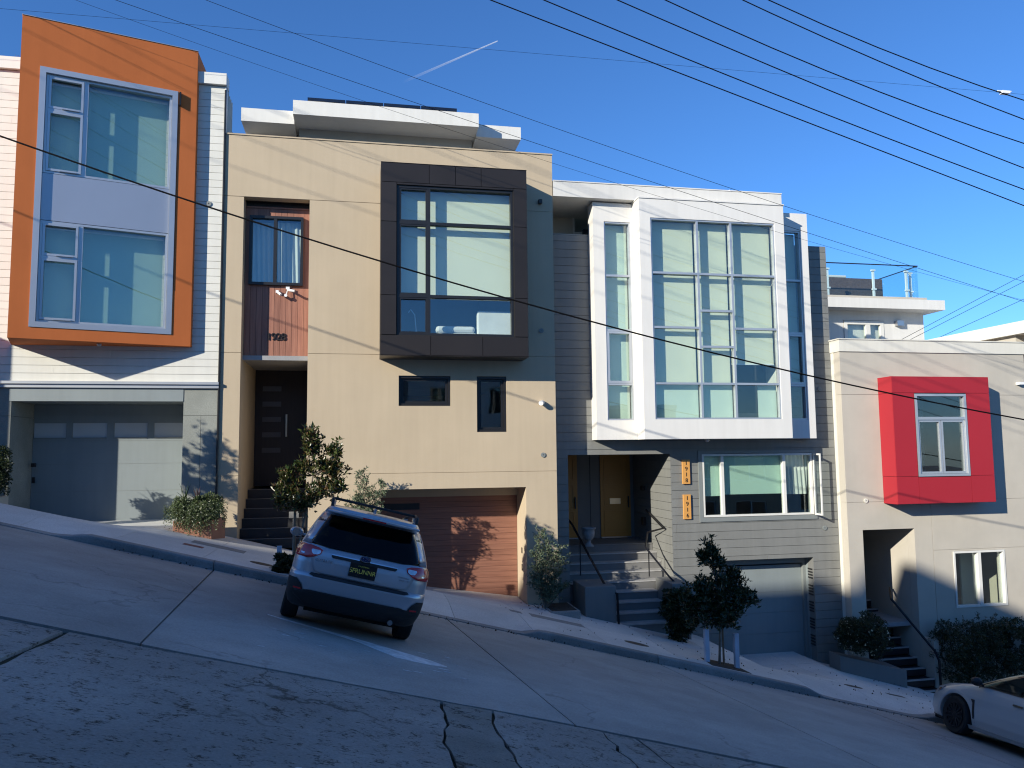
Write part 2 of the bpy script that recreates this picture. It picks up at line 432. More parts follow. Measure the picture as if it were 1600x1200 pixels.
# ------------------------------------------------------------------ terrain functions
def zs(x, Y): return -2.523 - 0.256*x - 0.067*(Y+3.6)
def sm(t): t = max(0.0, min(1.0, t)); return t*t*(3-2*t)
def band(x, a, b, w=0.5): return sm((x-a)/w+0.5)*sm((b-x)/w+0.5)
def curb_h(x):
    d = max(band(x, -14, -4.6), band(x, 0.6, 3.0), band(x, 8.6, 11.0), band(x, 16, 19), band(x, -26, -22))
    return 0.14*(1-d) + 0.02*d
def hz(x, Y):
    base = zs(x, -3.6) + 0.14 - 0.010*(Y+3.6)
    base -= (0.14-curb_h(x))*(1-sm((Y+3.6)/1.3))
    m = band(x, -12, -3.5, 0.6)
    if m > 0: base += (min(base, -1.42)-base)*m*sm((Y+2.3)/2.3)
    m = band(x, 0.35, 3.9, 0.5)
    if m > 0: base += (min(base, -2.95-0.15*(x-0.41))-base)*m*sm((Y+1.8)/2.6)
    m = band(x, 8.4, 11.0, 0.4)
    if m > 0: base += (-5.14-base)*m*sm((Y+2.3)/2.5)
    return base
# ------------------------------------------------------------------ the ground
def far(x, Y):
    def cl(x): return x if abs(x) < 70 else math.copysign(70 + (abs(x)-70)*0.1, x)
    xx = cl(x)
    z = -2.523 - 0.256*xx
    if Y < -24.2: return z + 1.37 - 0.35
    if Y > -3.6: return z - 0.45 - 0.7*sm((Y+3.6)/3)
    return z - 0.067*(Y+3.6) - 0.25
gx = sorted({-2500, -1200, -600, -300, -150, *[i*10 for i in range(-10, 11)], 150, 300, 600, 1200, 2500})
gy = [-2500, -1000, -300, -100, -50, -30, -24.3, -24.1, -20, -16, -12, -8, -4, -3.5, -2, 0, 3, 12, 30, 60, 150, 400, 1000, 2500]
mb = MB()
mb.add([(x, y, far(x, y)) for y in gy for x in gx], [(j*len(gx)+i, j*len(gx)+i+1, (j+1)*len(gx)+i+1, (j+1)*len(gx)+i) for j in range(len(gy)-1) for i in range(len(gx)-1)])
struct('ground', mb, 'ground')

def sheet(x0, x1, y0, y1, f, nu=1, nv=1, th=0.08):
    """a slab following the height function f: top plus sides"""
    m = MB(); top = [[(x0+(x1-x0)*i/nu, y0+(y1-y0)*j/nv) for i in range(nu+1)] for j in range(nv+1)]
    vs = [(x, y, f(x, y)) for row in top for x, y in row]
    fs = [(j*(nu+1)+i, j*(nu+1)+i+1, (j+1)*(nu+1)+i+1, (j+1)*(nu+1)+i) for j in range(nv) for i in range(nu)]
    rim = [(i, 0) for i in range(nu+1)] + [(nu, j) for j in range(1, nv+1)] + [(i, nv) for i in range(nu-1, -1, -1)] + [(0, j) for j in range(nv-1, 0, -1)]
    o = len(vs); ids = [j*(nu+1)+i for i, j in rim]
    vs += [(vs[k][0], vs[k][1], vs[k][2]-th) for k in ids]
    n = len(ids)
    fs += [(ids[(k+1) % n], ids[k], o+k, o+(k+1) % n) for k in range(n)]
    return m.add(vs, fs)

def poly_slab(poly, f, th=0.08):
    m = MB(); n = len(poly)
    vs = [(x, y, f(x, y)) for x, y in poly] + [(x, y, f(x, y)-th) for x, y in poly]
    return m.add(vs, [tuple(range(n))] + [((i+1) % n, i, i+n, (i+1) % n+n) for i in range(n)])

road = struct('road', sheet(-70, 70, -16.4, -3.58, lambda x, y: zs(x, y)-0.035, 20, 4), 'moss')
JX = [-2.42 + 3.9*k for k in range(-7, 9)]
for a, b in zip(JX[:-1], JX[1:]):
    sk = 0.55     # the transverse joints run a little askew
    p = [(a+0.008+sk*0.0, -3.61), (a+0.008+sk, -10.05), (b-0.008+sk, -10.05), (b-0.008, -3.61)]
    g = 0.014
    # hairline wander along the joint with the old pavement
    n_ = 14
    mid = [(a+0.01+sk+(b-a-0.02)*i/n_, -10.05+rng.uniform(-0.012, 0.012)+0.05*math.sin((a+(b-a)*i/n_)*0.9)) for i in range(n_+1)]
    obj('concrete_slab', poly_slab([(a+g, -3.605)] + mid + [(b-g, -3.605)], zs), 'new_conc', road)
for s in (-1, 1):
    xa, xb = (-70, JX[0]) if s < 0 else (JX[-1], 70)
    obj('concrete_slab', sheet(xa, xb, -10.05, -3.605, zs), 'new_conc', road)
def jag(x, y0, y1, amp, n=26, drift=0.0):
    ph = rng.uniform(0, 9)
    out = []
    for i in range(n+1):
        t = i/n
        out.append((x + drift*t + amp*(0.5*math.sin(ph+t*9)+0.35*math.sin(ph*2+t*23)+rng.uniform(-0.35, 0.35)), y0+(y1-y0)*t))
    return out
cuts = [(-24, 0.02, 0), (-17, 0.02, 0), (-9.3, 0.02, 0), (-2.45, 0.012, 0.12), (0.72, 0.09, -0.05), (1.14, 0.08, -0.02), (2.25, 0.10, -0.1), (2.60, 0.04, 0.3), (6.2, 0.02, 0.2), (12, 0.02, 0), (19, 0.02, 0), (26, 0.02, 0)]
jl = [jag(x, -10.12, -16.38, a, 34, d) for x, a, d in cuts]
for k in range(len(jl)-1):
    l_ = jl[k]; r_ = jl[k+1]
    gl = 0.024 if abs(cuts[k][0]+2.45) < .1 else 0.004
    gr = 0.024 if abs(cuts[k+1][0]+2.45) < .1 else 0.004
    def wob(x): return -10.10+0.05*math.sin(x*0.9)
    gk = [(x+gl+rng.uniform(0, 0.016), wob(x) if i == 0 else y) for i, (x, y) in enumerate(l_)]
    gr_ = [(x-gr-rng.uniform(0, 0.016), wob(x) if i == 0 else y) for i, (x, y) in enumerate(r_)]
    x0_, x1_ = gk[0][0], gr_[0][0]
    nn = max(2, int((x1_-x0_)*3))
    edge = [(x0_+(x1_-x0_)*i/nn, wob(x0_+(x1_-x0_)*i/nn)+rng.uniform(-.012, .0)) for i in range(1, nn)]
    poly = gk[::-1] + edge + gr_
    dz = -0.006*rng.random()
    obj('old_slab', poly_slab(poly, lambda x, y, d=dz: zs(x, y)-0.004+d), 'patch_conc' if k in (4,) else 'old_conc', road)
obj('old_slab', sheet(-70, -24.05, -16.38, -10.12, zs), 'old_conc', road)
obj('old_slab', sheet(26.05, 70, -16.38, -10.12, zs), 'old_conc', road)

# painted arc left on the street behind the silver car
ctr = [(-1.15, -7.12, .02), (-0.9, -7.26, .05), (-0.6, -7.40, .06), (-0.3, -7.55, .08), (-0.05, -7.68, .09), (0.2, -7.90, .20), (0.4, -8.06, .25), (0.6, -8.18, .24), (0.8, -8.25, .17), (0.98, -8.28, .03)]
up = [(x, y+w*rng.uniform(.7, 1.1)) for x, y, w in ctr]; dn = [(x, y-w*rng.uniform(.7, 1.2)) for x, y, w in ctr[::-1]]
struct('painted_marking', poly_slab(dn+up, lambda x, y: zs(x, y)+0.004, 0.003), 'paint')
mb = MB()
for i in range(26):
    x, y = rng.uniform(-1, 1.2), rng.uniform(-9.2, -7.6); s = rng.uniform(.01, .035)
    pl = [(x+s*rng.uniform(1, 3)*math.cos(t), y+s*0.5*math.sin(t)) for t in (0, 1.3, 2.4, 3.6, 5)]
    mb.add(*(lambda m: (m.v, m.f))(poly_slab(pl, lambda x, y: zs(x, y)+0.004, 0.002)))
for i in range(7):
    x, y = -0.25+rng.uniform(-.1, .25), -12.6+rng.uniform(-.12, .12); s = rng.uniform(.01, .04)
    pl = [(x+s*rng.uniform(1, 2)*math.cos(t), y+s*math.sin(t)) for t in (0, 1.3, 2.4, 3.6, 5)]
    mb.add(*(lambda m: (m.v, m.f))(poly_slab(pl, lambda x, y: zs(x, y)+0.004, 0.002)))
tag(obj('paint_flecks', mb, 'paint'), kind='stuff')

# pavement: a dark bed and its scored slabs
walk = struct('pavement', sheet(-30, 32, -3.46, 0.0, lambda x, y: hz(x, y)-0.03, 150, 8), 'joint')
wx = [-2.62 + 1.42*k for k in range(-18, 24)]
for i, (a, b) in enumerate(zip(wx[:-1], wx[1:])):
    for (ya, yb) in ((-3.44, -1.75), (-1.75, -0.01)):
        g = 0.004
        if ya < -3 and (abs((a+b)/2+0.95) < .6): pass
        obj('paving_slab', sheet(a+g, b-g, ya+g, yb-g, hz, 6, 5, 0.03), 'walk', walk)
obj('paving_slab', sheet(-7.03, -3.76, 0.0, 1.13, lambda x, y: -1.42+0.02*min(y, 1), 4, 3), 'walk', walk)
obj('paving_slab', sheet(0.43, 3.68, 0.0, 1.1, hz, 6, 3), 'walk', walk)
for a_, b_ in zip(wx[:-1], wx[1:]):
    if b_ > 4.5 and a_ < 17: obj('paving_slab', sheet(max(a_, 4.46)+.004, b_-.004, 0.0, 1.2, hz, 6, 3), 'walk', walk)
kerb = struct('kerb', MB().grid(lambda u, v: (-40+80*u, -3.58+0.1*v, zs(-40+80*u, -3.6)-0.03), 20, 1), 'joint')
def kerb_seg(a, b, n=14):
    m = MB(); P = []
    for i in range(n+1):
        x = a+(b-a)*i/n; z0 = zs(x, -3.6); h = curb_h(x)
        pr = [(-3.61, z0-0.15), (-3.61, z0+h*0.75), (-3.60, z0+h*0.93), (-3.575, z0+h), (-3.445, hz(x, -3.445)+0.001), (-3.445, z0-0.15)]
        P += [(x, y, z) for y, z in pr]
    k = 6
    fs = [(i*k+j, i*k+(j+1) % k, (i+1)*k+(j+1) % k, (i+1)*k+j)[::-1] for i in range(n) for j in range(k)]
    return m.add(P, fs + [tuple(range(k)), tuple(range(n*k, n*k+k))[::-1]])
for a, b in zip(JX[:-1], JX[1:]): obj('kerbstone', kerb_seg(a+.006, b-.006), 'kerb', kerb)

# covers let into the pavement
def cover(name, label, cx, cy, w, d, mat, rnd=False):
    if rnd: pl = [(cx+w/2*math.cos(t*.3927), cy+d/2*math.sin(t*.3927)) for t in range(16)]
    else: pl = [(cx-w/2, cy-d/2), (cx+w/2, cy-d/2), (cx+w/2, cy+d/2), (cx-w/2, cy+d/2)]
    o = tag(obj(name, poly_slab(pl, lambda x, y: hz(x, y)+0.004, 0.02), mat), label, 'utility cover')
    return o
cover('utility_cover', 'small brick red rectangular cover in the pavement below the garage with four frosted lights', -3.0, -2.35, .34, .2, 'brick_red')
cover('utility_cover', 'dull grey rectangular cover in the pavement below the terracotta planter', -2.65, -1.8, .95, .36, 'walk_dull')
cover('utility_cover', 'dark round iron cover in the pavement near the kerb left of the silver car', -1.75, -2.75, .42, .26, 'iron', True)
cover('utility_cover', 'pale rectangular cover in the pavement beside the silver car and the low green shrub', -1.35, -2.9, .5, .3, 'walk_dull')
cover('utility_cover', 'long grey concrete cover in the pavement below the grey green shrub by the grey stairs', 3.9, -1.9, 1.1, .34, 'walk_dull')
cover('utility_cover', 'small square grey cover in the pavement below the wooden garage door', 3.05, -1.9, .24, .2, 'walk_dull')
cover('utility_cover', 'dark round iron cover in the pavement between grey stairs and kerb', 5.3, -2.7, .5, .3, 'iron', True)
cover('utility_cover', 'small dark iron cover in the pavement between flowering bush and white sedan', 10.3, -2.2, .42, .2, 'iron', True)
cover('utility_cover', 'narrow dark iron cover in the driveway of the red bay house', 11.3, -2.2, .4, .14, 'iron')

# opposite pavement and kerb (behind the camera)
struct('pavement', sheet(-70, 70, -24.2, -16.56, lambda x, y: zs(x, -16.4)+0.14+0.0*y, 40, 2), 'walk')
struct('kerb', MB().prism([(-70, -16.56), (70, -16.56), (70, -16.39), (-70, -16.39)], [zs(-70, -16.4)-.2, zs(70, -16.4)-.2, zs(70, -16.4)-.2, zs(-70, -16.4)-.2], [zs(-70, -16.4)+.14, zs(70, -16.4)+.14, zs(70, -16.4)+.14, zs(-70, -16.4)+.14]), 'kerb')

# ------------------------------------------------------------------ building helpers
def window(parent, Y, z0, z1, cols, fw=0.05, mw=0.05, frame='alu', pane='glass', T=None, fy=(0.0, 0.1), gy=0.06, name='window'):
    """cols = [(xa, xb, [z splits])]; frame outside edges at x of first/last col"""
    fm = MB(T); xa, xb = cols[0][0], cols[-1][1]
    y0, y1 = Y+fy[0], Y+fy[1]
    fm.box(xa, xa+fw, y0, y1, z0, z1); fm.box(xb-fw, xb, y0, y1, z0, z1)
    fm.box(xa+fw, xb-fw, y0, y1, z0, z0+fw); fm.box(xa+fw, xb-fw, y0, y1, z1-fw, z1)
    rects = []
    for i, (a, b, sp) in enumerate(cols):
        la = a+fw if i == 0 else a+mw/2; lb = b-fw if i == len(cols)-1 else b-mw/2
        if i: fm.box(a-mw/2, a+mw/2, y0+.003, y1-.003, z0+fw, z1-fw)
        zz = [z0+fw-mw/2] + sorted(sp) + [z1-fw+mw/2]
        for q in sorted(sp): fm.box(la, lb, y0+.005, y1-.005, q-mw/2, q+mw/2)
        for c, d in zip(zz[:-1], zz[1:]): rects.append((la, lb, c+mw/2, d-mw/2))
    f = obj(name, fm, frame, parent, bevel=0)
    for a, b, c, d in rects:
        obj('pane', MB(T).box(a-.004, b+.004, Y+gy, Y+gy+.010, c-.004, d+.004), pane, f)
    return f

def boards(parent, x0, x1, z0, z1, y, pitch, mat, holes=(), gap=0.010, th=0.022, stagger=True, name='board'):
    z = z0; k = 0
    while z < z1-0.03:
        zt = min(z+pitch-gap, z1)
        segs = [(x0, x1)]
        if stagger and x1-x0 > 4:
            c = x0 + (x1-x0)*(0.2+0.6*((k*0.618) % 1)); segs = [(x0, c-.0015), (c+.0015, x1)]
        for a, b in segs:
            m = MB().wall(a, b, z, zt, y-th, y, [h for h in holes])
            if m.v: objs(name, m, mat, parent)
        z += pitch; k += 1

def shell(parent, x0, x1, z0, z1, y0, y1, mat, floors=(), roofmat='roof', name='wall'):
    """side walls, back wall, roof slab, inner floors behind a front wall"""
    m = MB()
    m.box(x0, x0+.15, y0, y1, z0, z1); m.box(x1-.15, x1, y0, y1, z0, z1); m.box(x0+.15, x1-.15, y1-.15, y1, z0, z1)
    obj('side_wall', m, mat, parent)
    obj('roof', MB().box(x0+.15, x1-.15, y0, y1-.15, z1-.5, z1-.25), roofmat, parent)
    for f in floors: obj('floor', MB().box(x0+.15, x1-.15, y0+.01, y1-.15, f-.1, f), 'room', parent)

def ring(parent, x, z, y=-.0):      # little round vent cap on a wall
    obj('vent_cap', MB().lathe([(.055, -.02), (.055, 0), (.04, 0), (.035, -.012), (.012, -.012), (.012, -.02)], (x, y, z), 16, 'y'), 'grey_trim', parent)

# ------------------------------------------------------------------ white sided house with the orange bay
H1 = thing('white_sided_house', 'white board clad house with big tilted orange bay and grey garage', 'house', (-6.8, 0, -1.4))
garage_hole = (-7.06, -3.74, -1.6, 1.16)
obj('wall', MB().wall(-10.6, -3.03, 1.57, 8.2, 0.022, 0.27), 'white_trim', H1)
w1 = H1.children[0]
boards(w1, -10.6, -3.05, 1.58, 8.2, 0.020, 0.1655, 'white_board', gap=0.008)
obj('corner_trim', MB().box(-3.05, -3.025, -.01, .2, 1.57, 8.2), 'white_trim', H1)
obj('parapet', MB().box(-10.65, -3.01, -.09, .3, 8.203, 8.46), 'white_trim', H1)
obj('ledge', MB().box(-10.6, -3.025, -.10, .02, 1.515, 1.57).box(-10.6, -3.03, -.06, .02, 1.44, 1.512), 'alu', H1)
obj('header', MB().box(-7.10, -3.745, -.012, .25, 1.16, 1.437), 'grey_garage', H1)
cm = MB()
cm.box(-3.74, -3.035, -.0, 1.2, .86, 1.437)
cm.box(-3.74, -3.387, -.0, 1.2, -2.1, .853); cm.box(-3.38, -3.035, -.0, 1.2, -2.1, .853)
obj('pillar', cm, 'cast', H1)
obj('pillar', MB().box(-8.5, -7.06, -.0, 1.2, -1.9, .853).box(-8.5, -7.06, 0, 1.2, .86, 1.157).box(-8.5, -7.103, 0, 1.2, 1.16, 1.437).box(-10.6, -8.507, 0, 1.2, -1.9, 1.437), 'cast', H1)
obj('soffit', MB().box(-7.06, -3.74, .25, 1.3, 1.163, 1.4), 'grey_garage', H1)
gd = obj('garage_door', MB().wall(-7.055, -3.745, -1.43, 1.16, 1.13, 1.20, [(-7.12+.0, -6.40, .43, .75), (-6.27, -5.565, .43, .75), (-5.42, -4.73, .43, .75), (-4.59, -3.90, .43, .75)]), 'grey_garage', H1)
for a, b in ((-7.05, -6.40), (-6.27, -5.565), (-5.42, -4.73), (-4.59, -3.90)):
    obj('pane', MB().box(a, b, 1.155, 1.17, .43, .75), 'frosted', gd)
    obj('sill', MB().box(a+.0, b, 1.115, 1.154, .40, .428), 'grey_trim', gd)
for z in (.93, .36, -.15, -.75): obj('panel_joint', MB().box(-7.05, -3.75, 1.126, 1.129, z-.003, z+.003), 'grey_trim', gd)
obj('keypad', MB().box(-6.98, -6.93, .95, 1.0, -.55, -.42).box(-6.99, -6.92, .9, 1.0, -.2, -.12), 'black', H1)
shell(H1, -10.6, -3.04, -2.0, 7.55, .27, 11, 'white_board')
obj('side_wall', MB().box(-3.19, -3.04, .27, .95, 7.553, 8.2).box(-10.6, -3.19, .8, .95, 7.553, 8.2), 'white_board', H1)
mb = MB()
for k in range(9): obj('side_batten', MB().box(-3.04, -3.015, .3+k*.16, .32+k*.16, 7.1, 8.19 if k < 4 else 7.54), 'white_trim', H1)
obj('dark_gap_strip', MB().tube([(-3.03, -.03, 8.1), (-3.03, -.03, -1.7)], .022, 8), 'black', H1)  # black tube stands in for the shaded gap between the two houses
# orange bay
A = Vector((-6.75, -1.08, 0)); Bv = Vector((-3.6, -.17, 0)); U = (Bv-A).normalized(); LB = (Bv-A).length
D = Vector((-U.y, U.x, 0))
TO = Matrix(((U.x, D.x, 0, A.x), (U.y, D.y, 0, A.y), (0, 0, 1, 0), (0, 0, 0, 1)))
bay = obj('bay', MB(TO).wall(0, LB, 2.32, 8.87, 0, .16, [(.36, 2.88, 2.58, 7.85)]), 'orange', H1)
pl = [(-7.08, .6), (-6.72, -.93), (-3.66, -.02), (-3.605, .7)]
obj('bay_floor', MB().prism([(-7.1, 0.0), (-6.747, -1.07), (-6.70, -.92), (-3.64, -.02), (-3.62, .0)], 2.323, 2.5), 'orange', bay)
obj('bay_roof', MB().prism([(-7.4, .9), (-6.73, -.91), (-3.66, -.02), (-3.66, .9)], 8.60, 8.80), 'orange', bay)
sl = (Vector((-7.42, .9, 0))-A).normalized(); sn = Vector((sl.y, -sl.x, 0))
mb = MB(); a0 = A + D*.002 - U*0.0; mb.prism([tuple((A+sl*.0+D*.0)[:2]), tuple((A+U*.16+D*.16)[:2]), (-7.22, .9), (-7.42, .9)], 2.325, 8.868)
obj('bay_side', mb, 'orange', bay)
obj('bay_side', MB().prism([(-3.6, -.165), (-3.6, .75), (-3.78, .75), (-3.78, -.06)], 2.325, 8.868), 'orange', bay)
obj('bay_flashing', MB(TO).box(-.01, LB+.01, -.012, .17, 8.872, 8.885), 'alu', bay)
bf = MB(TO); o_ = (.34, 2.90, 2.555, 7.87)
for bx in ((o_[0], o_[0]+.11, o_[2], o_[3]), (o_[1]-.11, o_[1], o_[2], o_[3]), (o_[0]+.11, o_[1]-.11, o_[3]-.11, o_[3]), (o_[0]+.11, o_[1]-.11, o_[2], o_[2]+.11)):
    bf.box(bx[0], bx[1], -.014, .20, bx[2], bx[3])
obj('frame', bf, 'alu', bay)
obj('spandrel', MB(TO).box(.453, 2.787, .045, .2, 4.73, 5.69), 'spandrel', bay)
for (z0, z1, s) in ((5.70, 7.757, 7.02), (2.668, 4.72, 3.98)):
    wd = window(bay, 0.05, z0, z1, [(.455, 1.17, []), (1.17, 2.785, [])], .045, .08, 'alu', T=TO, fy=(0, .12), gy=.07, name='frame')
    m = MB(TO)
    for (a, b) in ((z0+.05, s-.03), (s+.03, z1-.05)):      # casement sashes
        for bx in ((.505, .55, a, b), (1.08, 1.125, a, b), (.55, 1.08, a, a+.045), (.55, 1.08, b-.045, b)): m.box(bx[0], bx[1], .03, .10, bx[2], bx[3])
    m.box(.5, 1.128, .035, .13, s-.028, s+.028)
    m.box(.75, 1.05, .0, .03, z0+.05, z0+.075).box(.75, 1.05, .0, .03, s+.03, s+.055)
    obj('sash', m, 'alu', bay)
    # blind hung inside and the room behind it
    obj('blind', MB(TO).box(.50, 1.15, .34, .35, z0, z1).box(1.19, 2.74, .34, .35, z0, z1), 'blind_green', bay)
    obj('blind_roll', MB(TO).tube([(.52, .33, z1-.06), (2.72, .33, z1-.06)], .035, 10), 'white_plastic', bay)
obj('cable_clip', MB(TO).box(2.93, 2.96, -.06, 0, 7.55, 7.85).tube([(2.915, -.007, 7.6), (2.918, -.007, 7.1), (2.912, -.007, 6.4), (2.915, -.007, 3.5)], .006, 5), 'black', bay)
obj('soffit_light', MB().lathe([(.04, 0), (.05, -.03), (.03, -.06)], (-5.3, -.45, 2.32), 10), 'steel', bay)
ring(H1, -3.33, 5.5, -.003)

# neighbour uphill, out of the picture, that throws its shadow over the left end
N0 = thing('beige_neighbour_house', 'plain beige house uphill of the white sided house with a projecting front', 'house', (-14.5, -1, 0))
obj('wall', MB().box(-18.2, -10.62, -2.3, 10, -1.0, 3.9), 'stucco_soft', N0)
obj('upper_wall', MB().box(-18.2, -10.62, .6, 10, 3.903, 9.5), 'stucco_soft', N0)
obj('parapet', MB().box(-18.25, -10.61, .5, 10.05, 9.503, 9.75), 'white_trim', N0)
window(N0, -2.38, .8, 2.8, [(-16, -14.5, []), (-14.5, -13, [])], .06, .06, fy=(0, .078), gy=.03)

# ------------------------------------------------------------------ beige house
H2 = thing('beige_house', 'beige stucco house numbered 1928 with dark boxed bay and wooden garage door', 'house', (.7, 0, -2.3))
wA = (.80, 1.97, 1.07, 1.755); wB = (2.575, 3.265, .475, 1.755)
gar = (.41, 3.70, -4, -.79); ent = (-2.60, -1.19, -4, 5.70); bayh = (.60, 3.45, 2.4, 6.1)
holes = [wA, wB, gar, ent, bayh]
base = obj('wall', MB().wall(-3.0, 4.40, -3.6, 7.10, .012, .26, [(h[0]-.006, h[1]+.006, h[2]-.006, h[3]+.006) for h in holes]), 'stucco_beige', H2)
for (a, b, c, d) in ((-3.015, 4.43, 5.712, 7.105), (-3.015, 4.43, 2.232, 5.700), (-3.015, 4.43, -.428, 2.220), (-3.015, 4.43, -3.9, -.440)):
    objs('stucco_panel', MB().wall(a, b, c, d, 0.0, .24, holes), 'stucco_beige', base)
obj('coping', MB().box(-3.02, 4.44, -.02, .3, 7.105, 7.135), 'stucco_beige', H2)
shell(H2, -3.0, 4.42, -3.6, 7.1, .26, 11, 'stucco_beige', floors=(2.2,))
# entry recess
mb = MB().box(-2.72, -2.603, .26, 2.5, -3.3, 5.7).box(-1.187, -1.07, .26, 2.5, -3.3, 5.7)
obj('entry_wall', mb, 'stucco_beige', H2)
obj('entry_soffit', MB().box(-2.6, -1.19, .37, 2.5, 2.2, 2.3), 'stucco_beige', H2)
obj('entry_soffit', MB().box(-2.6, -1.19, .26, .6, 5.7, 5.8), 'dark_wood', H2)
clad = obj('wood_cladding', MB().wall(-2.6, -1.19, 2.203, 5.70, .372, .45, [(-2.49, -1.36, 3.82, 5.36)]), 'dark_wood', H2)
nb = 11
for k in range(nb):
    a = -2.6+1.41*k/nb; b = -2.6+1.41*(k+1)/nb
    m = MB().wall(a+.003, b-.003, 2.19, 5.56, .35, .37, [(-2.50, -1.35, 3.81, 5.37)])
    if m.v: objs('plank', m, 'cedar', clad)
obj('trim', MB().box(-2.6, -1.19, .33, .37, 5.565, 5.60), 'cedar', H2)
win = window(H2, .27, 3.80, 5.38, [(-2.51, -1.95, []), (-1.95, -1.34, [])], .06, .07, 'black', fy=(0, .12), gy=.07)
def curtain(x0, x1, z0, z1, y, amp=.02, wl=.11):
    return MB().grid(lambda u, v: (x0+(x1-x0)*u, y+amp*math.sin((x0+(x1-x0)*u)/wl*6.283+v*2.5)*(1-.3*v), z0+(z1-z0)*v), 40, 8)
obj('curtain', curtain(-1.95, -1.38, 3.85, 5.3, .50), 'curtain', win, smooth=True)
obj('curtain', curtain(-2.50, -1.98, 3.85, 5.3, .56), 'curtain', win, smooth=True)
for k, ch in enumerate('1928'):
    obj('numeral', text_mb(ch, .23, Tfront(-2.06+.105*k, .335, 2.63), .012), 'bronze', H2)
obj('camera_light', MB().box(-1.92, -1.86, .26, .35, 3.62, 3.68).tube([(-1.86, .25, 3.62), (-1.80, .2, 3.57)], .03, 10).box(-1.70, -1.62, .24, .35, 3.71, 3.76).tube([(-1.66, .26, 3.71), (-1.6, .15, 3.66), (-1.5, .12, 3.64)], .028, 10).tube([(-1.66, .27, 3.7), (-1.69, .24, 3.58)], .012, 6).lathe([(.035, -.02), (.035, .02)], (-1.70, .24, 3.56), 12, 'y'), 'white_plastic', H2)
# door and steps inside
dr = obj('door', MB().box(-2.6, -1.19, 2.42, 2.5, -.75, 2.2), 'dark_wood', H2)
for k in range(5): obj('door_light', MB().box(-2.42, -1.98, 2.40, 2.418, 1.58-.38*k, 1.70-.38*k), 'sill_grey', dr)
obj('handle', MB().box(-1.86, -1.82, 2.34, 2.37, .45, 1.0).box(-1.85, -1.83, 2.37, 2.42, .5, .53).box(-1.85, -1.83, 2.37, 2.42, .92, .95), 'brass', dr)
for k in range(6):
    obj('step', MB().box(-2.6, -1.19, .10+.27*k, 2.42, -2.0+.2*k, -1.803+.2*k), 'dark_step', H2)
    obj('nosing', MB().box(-2.6, -1.19, .085+.27*k, .12+.27*k, -1.80+.2*k, -1.79+.2*k), 'step', H2)
# dark boxed bay
bw = (.72, 3.33, 2.575, 5.93)
bay = obj('bay', MB().wall(.39, 3.64, 2.14, 6.41, -.68, -.45, [bw]).box(.39, .62, -.45, .0, 2.14, 6.41).box(3.41, 3.64, -.45, .0, 2.14, 6.41).box(.62, 3.41, -.45, .0, 6.2, 6.41).box(.62, 3.41, -.45, 0, 2.14, 2.4), 'bronze_back', H2)
g = .006
def pan(x0, x1, z0, z1): obj('panel', MB().box(x0+g, x1-g, -.70, -.682, z0+g, z1-g), 'bronze', bay)
for a, b in ((.38, 1.43), (1.43, 2.02), (2.02, 2.60), (2.60, 3.65)): pan(a, b, 5.98 if 1 else 0, 6.43)
for a, b in ((2.575, 3.45), (3.45, 5.09), (5.09, 5.98)): pan(.38, .715, a, b); pan(3.335, 3.65, a, b)
for a, b in ((.38, 1.46), (1.46, 2.61), (2.61, 3.65)): pan(a, b, 2.12, 2.57)
obj('panel', MB().box(.722, 3.328, -.70, -.682, 5.935, 5.975), 'bronze', bay)
for x in (.378, 3.642):
    for a, b in ((2.12, 3.45), (3.45, 5.09), (5.09, 6.43)): obj('panel', MB().box(x-.008, x+.008, -.68, -.003, a+g, b-g), 'bronze', bay)
obj('panel', MB().box(.37, 3.65, -.70, -.003, 2.118, 2.136), 'bronze', bay)
obj('panel', MB().box(.37, 3.65, -.70, -.003, 6.412, 6.432), 'bronze', bay)
window(bay, -.66, 2.58, 5.925, [(.725, 1.425, [3.45, 5.09]), (1.425, 3.325, [3.45, 5.09])], .05, .065, 'black', name='frame', fy=(0, .13), gy=.08)
m = MB()
for (a, b) in ((5.12, 5.88), (3.48, 5.06), (2.62, 3.42)):
    for q in ((.775, .815, a, b), (1.355, 1.395, a, b), (.815, 1.355, a, a+.04), (.815, 1.355, b-.04, b)): m.box(q[0], q[1], -.645, -.57, q[2], q[3])
obj('sash', m, 'black', bay)
obj('blind', MB().box(.77, 1.40, -.40, -.39, 3.47, 5.9).box(1.45, 3.30, -.40, -.39, 3.47, 5.9), 'blind', bay)
obj('blind_rail', MB().box(.77, 1.40, -.41, -.38, 3.44, 3.47).box(1.45, 3.30, -.41, -.38, 3.44, 3.47), 'white_plastic', bay)
# white sofa seen through the lower pane
sf = thing('white_sofa', 'white tufted sofa seen through the lowest pane of the dark boxed bay', 'sofa', (2.7, -.1, 2.42))
obj('backrest', MB().box(2.55, 3.36, -.30, -.16, 2.42, 3.22), 'cloth_white', sf, bevel=.04)
obj('seat', MB().box(1.65, 2.54, -.32, .3, 2.42, 2.70), 'cloth_white', sf, bevel=.04)
obj('cushion', MB().box(1.62, 2.5, -.30, .1, 2.71, 2.86), 'cloth_white', sf, bevel=.06)
lp = thing('desk_lamp', 'thin white bent desk lamp in the lowest left pane of the dark boxed bay', 'lamp', (1.05, -.2, 2.42))
obj('stem', MB().tube([(1.2, -.25, 2.42), (1.14, -.25, 3.1), (1.05, -.25, 3.22), (1.0, -.25, 3.15)], .012, 6), 'white_plastic', lp)
